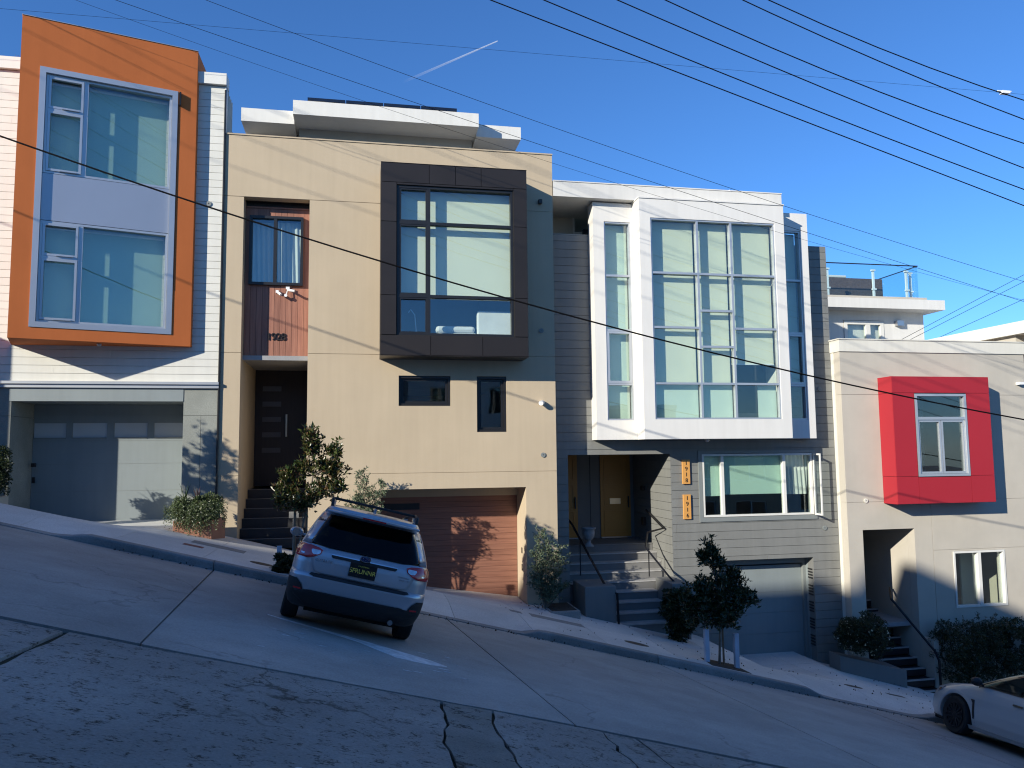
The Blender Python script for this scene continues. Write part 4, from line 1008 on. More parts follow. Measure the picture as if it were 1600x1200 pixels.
# vapour trail far up
m, n, l, b = _mat('vapour'); b.inputs['Base Color'].default_value = (.9, .9, .9, 1); b.inputs['Alpha'].default_value = .30
v0 = coords(n, l, (.00075, 0, 0)); sp_ = n.new('ShaderNodeSeparateXYZ'); l.new(v0, sp_.inputs[0])
l.new(ramp(n, l, sp_.outputs[0], [(.1, (0, 0, 0)), (.36, (.36, .36, .36))]), b.inputs['Alpha']); MT['vapour'] = m
k_ = 150
P0 = Vector((.89*1, 17.4, 8.64)); P1 = Vector((3.13, 17.4, 9.85))
off = Vector((0, -17.4, 0))
pa = off+P0*k_; pb = off+P1*k_
mid = [pa+(pb-pa)*t for t in (0, .25, .5, .75, 1)]
v_ = obj('vapour_trail', MB().tube([tuple(p) for p in mid], 4.5, 8, 1.8), 'vapour'); tag(v_, 'faint white vapour trail in the blue sky above the beige house', 'vapour trail')
# ------------------------------------------------------------------ plants
def leaves_mesh(name, C, L, W, dirs=None, up=0.3, seed=1, fold=0.25):
    """C: n x 3 leaf bases; each leaf a folded blade of four points"""
    r = np.random.default_rng(seed); n = len(C)
    d = r.normal(size=(n, 3)); d[:, 2] += up*1.5
    if dirs is not None: d = d*0.75+dirs*1.2
    d /= np.linalg.norm(d, axis=1)[:, None]
    a = r.normal(size=(n, 3)); s = np.cross(d, a); s /= np.linalg.norm(s, axis=1)[:, None]
    nn = np.cross(s, d)
    l = (L*r.uniform(.65, 1.25, n))[:, None]; w = (W*r.uniform(.7, 1.2, n))[:, None]
    p0 = C; p1 = C+d*l*.45+s*w*.5+nn*w*fold; p2 = C+d*l; p3 = C+d*l*.45-s*w*.5+nn*w*fold
    V = np.stack([p0, p1, p2, p3], 1).reshape(-1, 3)
    me = bpy.data.meshes.new(name)
    me.vertices.add(4*n); me.vertices.foreach_set('co', V.ravel())
    idx = np.arange(n)[:, None]*4 + np.array([0, 1, 2, 0, 2, 3])
    me.loops.add(6*n); me.loops.foreach_set('vertex_index', idx.ravel())
    me.polygons.add(2*n); me.polygons.foreach_set('loop_start', np.arange(2*n)*3); me.polygons.foreach_set('loop_total', np.full(2*n, 3))
    me.update(); me.validate()
    return me

def blob_pts(r, blobs, dens):
    out = []; dr = []
    for (x, y, z, rx, ry, rz) in blobs:
        n = int(dens*(rx*ry+ry*rz+rx*rz))
        d = r.normal(size=(n, 3)); d /= np.linalg.norm(d, axis=1)[:, None]
        q = r.uniform(.35, 1.0, n)**.6
        out.append(np.array([x, y, z])+d*q[:, None]*np.array([rx, ry, rz])); dr.append(d)
    return np.concatenate(out), np.concatenate(dr)

def lumpy(r, cx, cy, cz, rx, ry, rz, k, s):
    """k small clumps of size s spread over an ellipsoid's volume: an uneven outline"""
    out = []
    for _ in range(k):
        d = r.normal(size=3); d /= np.linalg.norm(d); q = r.uniform(.3, 1.0)
        ss = s*r.uniform(.6, 1.3)
        out.append((cx+d[0]*rx*q, cy+d[1]*ry*q, cz+d[2]*rz*q, ss, ss, ss*.9))
    return out

def plant(name, label, cat, base, blobs, dens, L, Wd, mat, seed, stems=(), up=.3, stem_mat='bark', extra=None, group=None, crown='crown'):
    t = thing(name, label, cat, base, group)
    r = np.random.default_rng(seed)
    C, d = blob_pts(r, blobs, dens)
    obj(crown, leaves_mesh(name+'_leaves', C, L, Wd, d, up, seed), mat, t)
    if stems:
        m = MB()
        for pts, r0, r1 in stems: m.tube(pts, r0, 7, r1)
        obj('trunk', m, stem_mat, t)
    return t

def whorls(r, tips, n, s):
    """leaf rosettes at twig tips"""
    C = []; Dd = []
    for tp in tips:
        k = int(n*r.uniform(.7, 1.3))
        d = r.normal(size=(k, 3)); d[:, 2] = np.abs(d[:, 2])*.8+.2
        d /= np.linalg.norm(d, axis=1)[:, None]
        C.append(np.array(tp)+d*s*.15+r.normal(size=(k, 3))*s*.25); Dd.append(d)
    return np.concatenate(C), np.concatenate(Dd)

def branchy(name, label, cat, base, crown_blobs, ntw, leaf_n, leaf_L, leaf_W, mat, seed, trunk_pts, r0, up=.3, tw=.006, group=None, spread=1.35):
    """tree of limbs and twigs that end in whorls of leaves"""
    t = thing(name, label, cat, base, group); r = np.random.default_rng(seed)
    m = MB()
    m.tube(trunk_pts, r0, 8, r0*.45)
    tp_ = [Vector(p) for p in trunk_pts]; tips = []
    for (x, y, z, rx, ry, rz) in crown_blobs:
        rx, ry, rz = rx*spread, ry*spread, rz*spread
        c = Vector((x, y, z))
        # limb from a point on the trunk below the clump
        cand = [p for p in tp_ if p.z < z] or [tp_[0]]
        s = cand[-1]
        mid = s.lerp(c, .5)+Vector((r.normal()*.03, r.normal()*.03, -.04))
        m.tube([s, mid, c], r0*.42, 6, tw)
        for _ in range(int(ntw*(rx+ry+rz)*3)):
            d = r.normal(size=3); d /= np.linalg.norm(d); q = r.uniform(.35, 1.0) if r.uniform() < .8 else r.uniform(1.0, 1.45)
            e = c+Vector((d[0]*rx*q, d[1]*ry*q, d[2]*rz*q))
            k = c.lerp(e, .45)+Vector((0, 0, -.02))
            m.tube([c, k, e], tw*.7, 3, tw*.3, caps=False); tips.append(tuple(e)); tips.append(tuple(c.lerp(e, .6)+Vector(r.normal(size=3)*.03)))
    C, d = whorls(r, tips, leaf_n, leaf_L)
    obj('trunk', m, 'bark', t)
    obj('crown', leaves_mesh(name+'_leaves', C, leaf_L, leaf_W, d, up, seed), mat, t)
    return t

# young magnolia by the silver car
gz = hz(-1.1, -3.0)
branchy('magnolia_tree', 'young magnolia with bronze backed leaves beside the silver car', 'tree', (-1.1, -3.0, gz),
  [(-1.28, -3.05, -.72, .20, .18, .22), (-1.33, -2.95, -.40, .13, .13, .18), (-1.02, -2.95, -.30, .15, .14, .16), (-.88, -3.0, .12, .14, .12, .20), (-.92, -3.0, .33, .10, .09, .10), (-.66, -3.0, -.22, .14, .13, .14), (-.50, -3.05, .02, .13, .12, .14), (-.52, -3.0, -.28, .15, .14, .14), (-.70, -2.95, -.62, .20, .16, .2), (-.42, -3.0, -.6, .10, .1, .12), (-1.42, -3.0, -.80, .10, .1, .14), (-1.0, -3.05, -.9, .14, .12, .12)],
  15, 8, .095, .042, 'leaf_mag', 3, [(-1.10, -3.0, gz), (-1.09, -3.0, -1.6), (-1.03, -3.0, -1.25), (-.95, -3.0, -.9), (-.86, -3.0, -.35), (-.86, -3.0, .2)], .024)
tag(obj('tree_stake', MB().tube([(-1.17, -2.98, gz-.1), (-1.17, -2.98, -.95)], .024, 6), 'stake'), 'brown wooden stake left of the young magnolia trunk', 'tree stake')
tag(obj('tree_stake', MB().tube([(-.98, -2.9, gz-.1), (-.97, -2.9, -.9)], .02, 6), 'stake'), 'brown wooden stake right of the young magnolia trunk', 'tree stake')
sg = thing('small_sign', 'small pale board on a post between the magnolia leaves', 'sign', (-1.3, -2.0, hz(-1.3, -2)))
obj('board', MB().box(-1.36, -1.18, -2.02, -2.0, -1.20, -1.08), 'walk_dull', sg); obj('post', MB().box(-1.29, -1.25, -2.0, -1.97, -2.2, -1.1), 'walk_dull', sg)
zp = hz(-1.42, -3.0)
tag(obj('short_post', MB().box(-1.47, -1.385, -3.02, -2.98, zp-.1, zp+.42), 'post', bevel=.006), 'short pale blue post at the kerb left of the silver car', 'post')
r = np.random.default_rng(4)
plant('low_shrub', 'low round green shrub at the kerb left of the silver car', 'shrub', (-1.3, -3.2, hz(-1.3, -3.2)), lumpy(r, -1.32, -3.15, hz(-1.3, -3.2)+.12, .22, .2, .16, 26, .08), 12000, .06, .026, 'leaf_hedge', 5)

# street tree just outside the picture at the left: its leaves shade the grey pillar
gz = hz(-7.9, -3.0)
branchy('magnolia_tree', 'young street tree uphill of the left edge of the picture', 'tree', (-7.9, -3.0, gz),
  [(-7.7, -3.0, 2.2, .28, .25, .25), (-7.95, -3.05, 1.8, .32, .3, .28), (-7.5, -2.95, 1.7, .28, .25, .25), (-7.75, -3.0, 1.35, .3, .3, .22), (-8.2, -3.0, 1.4, .2, .2, .2), (-7.4, -3.0, 1.2, .18, .2, .18)],
  8, 6, .11, .05, 'leaf_mag', 71, [(-7.9, -3.0, gz), (-7.88, -3.0, .3), (-7.85, -3.0, 1.0), (-7.75, -3.0, 1.6)], .03)

# grey green shrubs by the facades
def olive(name, label, seed, base, tips, r0=.018):
    t = thing(name, label, 'shrub', base); r = np.random.default_rng(seed); m = MB(); C = []; Dd = []
    b = Vector(base)
    for (x, y, z, s) in tips:
        e = Vector((x, y, z)); mid = b.lerp(e, .5)+Vector((r.normal()*.05, 0, .03))
        m.tube([b, mid, e], r0, 5, .004)
        for _ in range(26):
            d = Vector(r.normal(size=3)); d.z = abs(d.z)*.8+.1; d.normalize()
            s0 = mid.lerp(e, r.uniform(.1, 1)); e2 = s0+d*s*r.uniform(.5, 1.1)
            m.tube([s0, e2], .004, 3, .002, caps=False)
            for k in range(17):
                p = s0.lerp(e2, r.uniform(.1, 1.0)); dd = (d+Vector(r.normal(size=3))*.7).normalized()
                C.append(tuple(p)); Dd.append(tuple(dd))
    obj('trunk', m, 'bark', t)
    obj('crown', leaves_mesh(name, np.array(C), .07, .022, np.array(Dd), .2, seed), 'leaf_olive', t)
    return t
olive('olive_shrub', 'pale grey green shrub against the beige wall behind the silver car', 21, (-.1, -.45, -2.5), [(-.35, -.45, -1.1, .3), (-.1, -.5, -.95, .3), (.1, -.5, -.55, .28), (-.02, -.5, -.35, .22), (.33, -.5, -.78, .26), (.2, -.4, -.9, .3), (-.25, -.4, -1.5, .3), (.2, -.4, -1.3, .3), (.05, -.5, -.7, .25), (.45, -.5, -.62, .2), (0, -.4, -1.7, .3)])
olive('olive_shrub', 'tall grey green shrub between the wooden garage and the grey stairs', 22, (4.0, -.5, -3.45), [(3.9, -.5, -1.75, .25), (4.1, -.5, -1.95, .3), (4.3, -.5, -2.1, .28), (4.4, -.45, -2.4, .3), (3.8, -.5, -2.3, .28), (4.0, -.5, -2.5, .33), (4.25, -.5, -2.75, .33), (3.85, -.5, -2.9, .3), (4.15, -.55, -3.0, .3), (3.75, -.55, -2.7, .25), (4.05, -.6, -3.2, .3), (4.4, -.5, -2.95, .25)])
pg = thing('grey_planter', 'plain grey rendered planter box left of the grey stairs', 'planter', (4.3, -.5, -3.6))
zz = hz(4.4, -.9)
obj('box', MB().prism([(4.0, -1.0), (4.66, -1.0), (4.66, -.02), (4.0, -.02)], -4.2, -3.42), 'walk_dull', pg, bevel=.015)
obj('soil', MB().box(4.05, 4.6, -.9, -.07, -3.44, -3.41), 'soil', pg)
# terracotta planter with trailing plant
tp = thing('terracotta_planter', 'terracotta rendered planter box on the sloping pavement by the white sided house', 'planter', (-3.25, -.8, -1.6))
obj('box', MB().prism([(-3.66, -1.02), (-2.93, -1.02), (-2.78, -.35), (-3.60, -.35)], [-2.0, -2.1, -2.1, -2.0], -1.28), 'terracotta', tp, bevel=.01)
obj('soil', MB().prism([(-3.62, -.98), (-2.98, -.98), (-2.83, -.39), (-3.56, -.39)], -1.30, -1.27), 'soil', tp)
r = np.random.default_rng(8)
bl = lumpy(r, -3.24, -.80, -1.03, .50, .30, .24, 70, .10)
tr_ = plant('trailing_plant', 'bushy trailing plant spilling over the terracotta planter', 'plant', (-3.25, -.8, -1.28), bl, 6200, .05, .024, 'leaf_trail', 9)
C = []; Dd = []
for k in range(230):
    a = r.uniform(-1, 1)
    x, y = -3.24+a*.58, -.80-.36*math.sqrt(max(0, 1-a*a*.7))+r.normal()*.03
    z0 = -1.02+r.normal()*.08; ln = r.uniform(.2, .55)*(1-.35*abs(a))
    for q in range(int(ln*60)):
        C.append((x+r.normal()*.015, y-.02*math.sin(q)+r.normal()*.012, z0-q/60)); Dd.append((r.normal()*.6, -.5, -.3))
obj('trailing_stems', leaves_mesh('trail', np.array(C), .034, .018, np.array(Dd), -.1, 10), 'leaf_trail', tr_)
C = np.array(C)[r.integers(0, len(C), 160)]+np.array([0, -.02, 0]); obj('blossom', leaves_mesh('bl', C, .022, .02, None, .2, 12), 'petals', tr_)
def spikes(parent, cx, cy, z, n, ln, seed, mat='leaf_red', w=.014):
    r = np.random.default_rng(seed); m = MB()
    for k in range(n):
        a = r.uniform(0, 6.28); tilt = r.uniform(.1, .9); L_ = ln*r.uniform(.6, 1.1)
        P = []
        for q in range(5):
            t = q/4; rr = L_*t*math.sin(tilt*(.6+.6*t)); P.append(Vector((cx+rr*math.cos(a), cy+rr*math.sin(a), z+L_*t*math.cos(tilt*(.5+.7*t)))))
        sd = Vector((-math.sin(a), math.cos(a), 0))
        vs = []
        for q, p in enumerate(P):
            ww = w*(1-(q/4)**2)+.001; vs += [p+sd*ww, p-sd*ww]
        m.add(vs, [(2*q, 2*q+1, 2*q+3, 2*q+2) for q in range(4)])
    return obj('spiky_leaves', m, mat, parent)
spikes(tr_, -3.25, -.8, -.95, 16, .36, 5); spikes(tr_, -3.5, -.75, -.95, 8, .5, 6, 'leaf_dark', .01)
# planter at the left edge of the picture
lp_ = thing('edge_planter', 'tall planter overgrown with dark trailing leaves at the left edge of the picture', 'planter', (-7.2, -.6, -.8))
obj('box', MB().box(-7.9, -6.9, -.9, -.3, -1.6, -.75), 'stucco_soft', lp_, bevel=.02)
C, d = blob_pts(r, lumpy(r, -7.12, -.62, -.26, .44, .25, .52, 40, .11), 5200); obj('foliage', leaves_mesh('f', C, .05, .025, d, .1, 3), 'leaf_hedge', lp_)
spikes(lp_, -7.15, -.6, .0, 14, .45, 9)
spikes(lp_, -6.2, 0.2, -1.2, 0, .5, 4)
rp_ = thing('roof_plant', 'tiny dry potted plant on the roof edge behind the orange bay', 'plant', (-7.4, .4, 8.46)); spikes(rp_, -7.42, .35, 8.44, 26, .26, 14, 'twig', .006)

# street tree in the shade with its posts
gz = hz(6.9, -3.0)
r = np.random.default_rng(31)
branchy('street_tree', 'dark glossy leaved street tree standing between two pale posts at the kerb', 'tree', (6.9, -3.0, gz),
  [(6.78, -3.0, -2.02, .13, .12, .14), (6.90, -3.0, -2.25, .14, .13, .12), (6.62, -3.0, -2.12, .08, .08, .1), (7.22, -3.0, -2.50, .10, .1, .12), (6.60, -3.0, -2.75, .26, .2, .22), (6.95, -3.05, -2.65, .25, .22, .22), (7.32, -3.0, -2.85, .24, .2, .2), (7.15, -3.1, -3.1, .28, .22, .2), (6.75, -3.05, -3.1, .28, .22, .2), (6.30, -3.0, -2.95, .18, .18, .18), (6.42, -2.95, -3.2, .2, .18, .16), (6.98, -3.0, -3.3, .25, .2, .14), (7.5, -3.0, -2.95, .12, .1, .12)],
  15, 9, .105, .042, 'leaf_dark', 33, [(6.88, -3.0, gz), (6.90, -3.0, -3.8), (6.92, -3.0, -3.45), (6.92, -3.0, -3.0), (6.85, -3.0, -2.5), (6.8, -3.0, -2.1)], .026)
tag(obj('tree_stake', MB().tube([(7.0, -2.95, gz-.2), (6.98, -2.95, -2.2)], .022, 6), 'stake'), 'tall brown stake right of the dark street tree trunk', 'tree stake')
tag(obj('tree_stake', MB().tube([(6.68, -2.92, gz-.2), (6.68, -2.92, -3.2)], .02, 6), 'stake'), 'short brown stake beside the left pale post of the street tree', 'tree stake')
for x, y, h, lb in ((6.60, -3.05, .62, 'left of the two pale weathered posts guarding the dark street tree'), (7.22, -3.05, .66, 'right of the two pale weathered posts guarding the dark street tree')):
    g_ = hz(x, y); tag(obj('guard_post', MB().box(x-.045, x+.045, y-.04, y+.04, g_-.1, g_+h), 'post', bevel=.006), lb, 'post')
tag(obj('tree_pit', poly_slab([(6.55, -3.38), (7.35, -3.38), (7.30, -2.75), (6.6, -2.75)], lambda x, y: hz(x, y)+.006, .02), 'soil'), kind='structure')
r = np.random.default_rng(35)
plant('dark_bush', 'dark bush on the grey house driveway edge behind the street tree', 'bush', (6.95, -.9, -4.3), lumpy(r, 6.95, -1.0, -3.55, .40, .3, .62, 80, .13), 5200, .075, .032, 'leaf_hedge', 36)
# flowering bush and hedge
r = np.random.default_rng(41)
bl = lumpy(r, 11.55, -.85, -4.33, .64, .45, .46, 120, .13)
fb = plant('flowering_bush', 'round dark bush dotted with small pale flowers in the planter by the stairs', 'bush', (11.55, -.8, -5), bl, 4200, .05, .02, 'leaf_hedge', 42)
C, d = blob_pts(r, [(11.5, -.88, -4.35, .66, .5, .47)], 150); C = C[(C[:, 1] < -.6)]; obj('blossom', leaves_mesh('bl2', C, .045, .045, None, .3, 43), 'petals', fb)
r = np.random.default_rng(51)
bl = []
for k in range(260): bl.append((r.uniform(13.55, 17.4), r.uniform(-1.4, -.6), r.uniform(-5.5, -4.25)-.25*0, .13, .13, .13))
bl = [(x, y, z-.0*(x-13), a, b, c) for x, y, z, a, b, c in bl]
hd = plant('hedge', 'long dark clipped hedge under the lower window of the red bay house', 'hedge', (15.4, -1, -6), bl, 2600, .06, .026, 'leaf_hedge', 52)
m = MB()
r = np.random.default_rng(53); C = []; Dd = []
for k in range(46):
    x, y = r.uniform(13.45, 17.2), r.uniform(-1.4, -.7); h = r.uniform(.08, .3)
    a = Vector((x, y, -4.25)); e = a+Vector((r.normal()*.05, r.normal()*.04, h)); m.tube([a, e], .004, 3)
    for q in range(9): C.append(tuple(a.lerp(e, r.uniform(.2, 1)))); Dd.append((r.normal(), r.normal(), .6))
obj('sprigs', m, 'bark', hd); obj('sprig_leaves', leaves_mesh('sp', np.array(C), .06, .026, np.array(Dd), .2, 54), 'leaf_hedge', hd)
C = np.stack([r.uniform(13.45, 15.6, 5200), r.uniform(-2.4, -.9, 5200), np.zeros(5200)], 1)
C[:, 2] = [hz(x, y)+abs(r.normal())*.09*math.exp(-((y+1.6)/.6)**2) for x, y in C[:, :2]]
tag(obj('ground_cover', leaves_mesh('gc', C, .05, .02, None, .8, 55), 'leaf_grey'), kind='stuff')
sp = thing('spiky_palm', 'dark spiky leaves poking in at the right edge above the hedge', 'plant', (17.3, -1.1, -5)); spikes(sp, 17.35, -1.1, -3.9, 30, .7, 57, 'leaf_dark', .02)
# urn on the landing
u = thing('stone_urn', 'pale stone urn standing on the grey stairs landing between the ochre doors', 'urn', (5.45, .95, -2.3))
obj('bowl', MB().lathe([(.13, 0), (.10, .04), (.05, .09), (.05, .14), (.10, .18), (.14, .25), (.15, .34), (.14, .40), (.18, .43), (.18, .46), (.12, .46), (.10, .40)], (5.45, .95, -2.30), 24), 'urn', u, smooth=True)
obj('soil', MB().lathe([(.11, .0), (.11, .01)], (5.45, .95, -1.88), 16), 'soil', u)
# fallen leaves and grit
r = np.random.default_rng(61); C = []
for k in range(420):
    if k < 240: x = r.uniform(-4, 12); y = -3.68-abs(r.normal())*.06
    else: x = r.uniform(2.8, 13); y = r.uniform(-3.3, -.4)
    z = zs(x, y) if y < -3.6 else hz(x, y)
    C.append((x, y, z+.012))
for k in range(150): C.append((3.9+r.normal()*.35, -.35+r.normal()*.25, hz(3.9, -.4)+.015))
tag(obj('leaf_litter', leaves_mesh('lit', np.array(C), .045, .03, None, -.1, 62), 'litter'), kind='stuff')
# ------------------------------------------------------------------ cars
def ipl(x, xs_, ys_):
    """smooth (monotone-ish) interpolation"""
    if x <= xs_[0]: return ys_[0]
    if x >= xs_[-1]: return ys_[-1]
    for i in range(len(xs_)-1):
        if x <= xs_[i+1]:
            t = (x-xs_[i])/(xs_[i+1]-xs_[i])
            return ys_[i]+(ys_[i+1]-ys_[i])*t
class CarShape:
    """body as a stack of rounded plan outlines: levels of (z, rear y, front y, half width, rear radius, front radius)"""
    def __init__(s, lv, crown_r=.05, crown_f=.12):
        s.lv = lv; s.cr = crown_r; s.cf = crown_f; s.zs = [l[0] for l in lv]
    def q(s, z): return [ipl(z, s.zs, [l[k] for l in s.lv]) for k in range(1, 6)]
    def rear(s, x, z, off=0.0):
        yr, yf, w, rr, rf = s.q(z); ax = min(abs(x), w); c = s.cr*(ax/w)**2
        y = yr + c
        if ax > w-rr: y = yr+c+rr-math.sqrt(max(0, rr*rr-(ax-(w-rr))**2))
        return y-off
    def halfw(s, y, z):
        yr, yf, w, rr, rf = s.q(z)
        yr2 = yr+s.cr
        if y < yr2+rr: return w-rr+math.sqrt(max(0, rr*rr-(yr2+rr-y)**2)) if y > yr2 else w-rr
        yf2 = yf-s.cf
        if y > yf2-rf: return w-rf+math.sqrt(max(0, rf*rf-(y-(yf2-rf))**2)) if y < yf2 else w-rf
        t = (y-(yr+yf)/2)/((yf-yr)/2)
        return w*(1-.025*t*t) if abs(t) < 1 else w*.975
    def outline(s, z, off=0.0):
        yr, yf, w, rr, rf = s.q(z); P = []
        w += off; yr -= off; yf += off
        for k in range(9):          # rear, left corner -> right handled by mirroring: half outline from rear centre to front centre
            x = (w-rr)*k/8; P.append((x, yr+s.cr*(x/w)**2))
        for k in range(1, 8):
            a = math.pi/2*k/8; x = w-rr+rr*math.sin(a); P.append((x, yr+s.cr*(x/w)**2+rr-rr*math.cos(a)))
        y0 = yr+s.cr+rr; y1 = yf-s.cf-rf
        for k in range(0, 25):
            y = y0+(y1-y0)*k/24; t = (y-(yr+yf)/2)/((yf-yr)/2); P.append((w*(1-.025*t*t), y))
        for k in range(1, 8):
            a = math.pi/2*k/8; x = w-rf+rf*math.cos(a); P.append((x*.975, yf-s.cf*(x/w)**2-rf+rf*math.sin(a)))
        for k in range(8, -1, -1):
            x = (w-rf)*k/8; P.append((x, yf-s.cf*(x/w)**2))
        return P+[(-x, y) for x, y in P[-2:0:-1]]
    def band(s, z0, z1, n, off=0.0, cap_top=False, cap_bot=False):
        m = MB(); rings = []
        zz = sorted({z0, z1, *[z0+(z1-z0)*i/n for i in range(n+1)], *[z for z in s.zs if z0 < z < z1]})
        for z in zz: rings.append([(x, y, z) for x, y in s.outline(z, off)])
        k = len(rings[0]); vs = [p for r_ in rings for p in r_]
        fs = [(i*k+j, i*k+(j+1) % k, (i+1)*k+(j+1) % k, (i+1)*k+j) for i in range(len(rings)-1) for j in range(k)]
        if cap_top: fs.append(tuple(range((len(rings)-1)*k, len(rings)*k)))
        if cap_bot: fs.append(tuple(range(k))[::-1])
        return m.add(vs, fs)
    def rpatch(s, rows, off, n=16, th=.012):
        """patch on the rear: rows = [(z, x_left, x_right)]"""
        m = MB(); top = []
        for z, a, b in rows: top.append([(a+(b-a)*i/n, s.rear(a+(b-a)*i/n, z, off), z) for i in range(n+1)])
        vs = [p for r_ in top for p in r_]; c = len(vs)
        vs += [(x, y+th, z) for x, y, z in vs]
        R_ = len(rows); fs = []
        for j in range(R_-1):
            for i in range(n):
                a = j*(n+1)+i; fs.append((a, a+1, a+n+2, a+n+1)); fs.append((c+a, c+a+n+1, c+a+n+2, c+a+1))
        for i in range(n): fs.append((i, c+i, c+i+1, i+1)); a = (R_-1)*(n+1)+i; fs.append((a, a+1, c+a+1, c+a))
        for j in range(R_-1):
            a = j*(n+1); fs.append((a, a+n+1, c+a+n+1, c+a)); a += n; fs.append((a, c+a, c+a+n+1, a+n+1))
        return m.add(vs, fs)
    def spatch(s, rows, side, off, n=14, th=.012):
        """patch on a flank: rows = [(z, y_a, y_b)]"""
        m = MB(); vs = []
        for z, a, b in rows:
            for i in range(n+1):
                y = a+(b-a)*i/n; vs.append((side*(s.halfw(y, z)+off), y, z))
        c = len(vs); vs += [(x-side*th, y, z) for x, y, z in vs]; R_ = len(rows); fs = []
        for j in range(R_-1):
            for i in range(n):
                a = j*(n+1)+i; fs.append((a, a+n+1, a+n+2, a+1)); fs.append((c+a, c+a+1, c+a+n+2, c+a+n+1))
        for i in range(n): fs.append((i, i+1, c+i+1, c+i)); a = (R_-1)*(n+1)+i; fs.append((a, c+a, c+a+1, a+1))
        for j in range(R_-1):
            a = j*(n+1); fs.append((a, c+a, c+a+n+1, a+n+1)); a += n; fs.append((a, a+n+1, c+a+n+1, c+a))
        if side < 0: fs = [f[::-1] for f in fs]
        return m.add(vs, fs)

def cut_wheels(o, centres, r_, hw):
    """cut round wheel arches out of a body part"""
    dg0 = bpy.context.view_layer
    cm_ = MB()
    for (x, y, z) in centres: cm_.lathe([(r_, -hw), (r_, hw)], (x, y, z), 40, 'x')
    me = bpy.data.meshes.new('cut'); me.from_pydata(cm_.v, [], cm_.f); me.update()
    bm = bmesh.new(); bm.from_mesh(me); bmesh.ops.recalc_face_normals(bm, faces=bm.faces); bm.to_mesh(me); bm.free()
    c = bpy.data.objects.new('cut', me); COL.objects.link(c)
    md = o.modifiers.new('cut', 'BOOLEAN'); md.object = c; md.operation = 'DIFFERENCE'; md.solver = 'EXACT'
    # evaluate both in local space
    par = o.parent; o.parent = None
    dg = bpy.context.evaluated_depsgraph_get()
    nm_ = bpy.data.meshes.new_from_object(o.evaluated_get(dg))
    o.modifiers.clear(); o.data = nm_
    bpy.data.objects.remove(c); o.parent = par

CAR = dict(
    silver=plain('silver car paint', (0.45, 0.46, 0.49), 0.28, 0.55, var=0.03, coat=0.6),
    pearl=plain('white car paint', (0.42, 0.42, 0.41), 0.28, 0.0, var=0.02, coat=0.8),
    clad=plain('black plastic cladding', (0.015, 0.015, 0.016), 0.6, var=0.1),
    tyre=plain('tyre rubber', (0.014, 0.014, 0.014), 0.85, var=0.2, vscale=10),
    rim=plain('grey alloy', (0.28, 0.28, 0.29), 0.35, 0.8),
    darkrim=plain('dark alloy', (0.03, 0.03, 0.032), 0.35, 0.6),
    lamp_red=plain('red lamp lens', (0.55, 0.010, 0.014), 0.12, coat=1.0, var=0.05),
    lamp_clear=plain('clear lamp lens', (0.62, 0.64, 0.68), 0.10, 0.5, coat=1.0, var=.25, vscale=20),
    chrome=plain('chrome', (0.7, 0.7, 0.72), 0.12, 1.0),
    under=plain('underbody', (0.006, 0.006, 0.006), 0.95),
    plate=plain('black number plate', (0.008, 0.009, 0.010), 0.35),
    plate_gold=plain('gold lettering', (0.85, 0.60, 0.10), 0.4),
    amber=plain('amber lens', (0.5, 0.14, 0.01), 0.2, coat=1),
    blue=plain('blue enamel', (0.01, 0.02, 0.10), 0.2, coat=1),
    seat=plain('dark seat cloth', (0.03, 0.03, 0.032), 0.9),
)
MT.update(CAR)
MT['car_glass'] = glass('dark car glass', (0.25, 0.28, 0.28), 0.03, wav=0)
MT['car_glass_rear'] = glass('privacy glass', (0.20, 0.22, 0.22), 0.02, wav=0)

def seal(o):
    bm = bmesh.new(); bm.from_mesh(o.data); bmesh.ops.remove_doubles(bm, verts=bm.verts, dist=1e-4)
    bmesh.ops.recalc_face_normals(bm, faces=bm.faces); bm.to_mesh(o.data); bm.free()
def sharp_smooth(o, ang=38):
    me = o.data
    for p in me.polygons: p.use_smooth = True
    bm = bmesh.new(); bm.from_mesh(me)
    for e in bm.edges:
        if len(e.link_faces) == 2 and e.calc_face_angle(0) > R(ang): e.smooth = False
    bm.to_mesh(me); bm.free()

def wheel(parent, x, y, r_, w, side, rim='rim', spokes=5, steer=0.0, tw=0.0):
    W0 = thing('wheel', None, None)
    W0.parent = parent; W0.location = (x, y, r_); W0.rotation_euler = (0, 0, steer)
    h = w/2
    t = obj('tyre', MB().lathe([(r_*.62, -h*.8), (r_*.9, -h), (r_*.985, -h*.8), (r_, -h*.55), (r_, h*.55), (r_*.985, h*.8), (r_*.9, h), (r_*.62, h*.8)], (0, 0, 0), 44, 'x'), 'tyre', W0, local=True); sharp_smooth(t, 30)
    s = side
    m = MB().lathe([(r_*.66, s*h*.70), (r_*.66, s*h*.98), (r_*.61, s*h*.98), (r_*.59, s*h*.5)], (0, 0, 0), 44, 'x')
    m.lathe([(r_*.16, s*h*.55), (r_*.16, s*h*.9), (r_*.10, s*h*.95), (r_*.02, s*h*.95)], (0, 0, 0), 20, 'x')
    for k in range(spokes):
        a = 2*math.pi*k/spokes+.3
        for da in (-.16, .16):
            c0, s0 = math.cos(a+da*.5), math.sin(a+da*.5); c1, s1 = math.cos(a+da*1.6), math.sin(a+da*1.6)
            m.tube([(s*h*.8, r_*.12*c0, r_*.12*s0), (s*h*.86, r_*.40*c1, r_*.40*s1), (s*h*.84, r_*.64*c1, r_*.64*s1)], .018, 4, .022)
    obj('rim', m, rim, W0, local=True)
    obj('brake_disc', MB().lathe([(r_*.5, -.01), (r_*.5, .01)], (0, 0, 0), 24, 'x'), 'under', W0, local=True)
    return W0

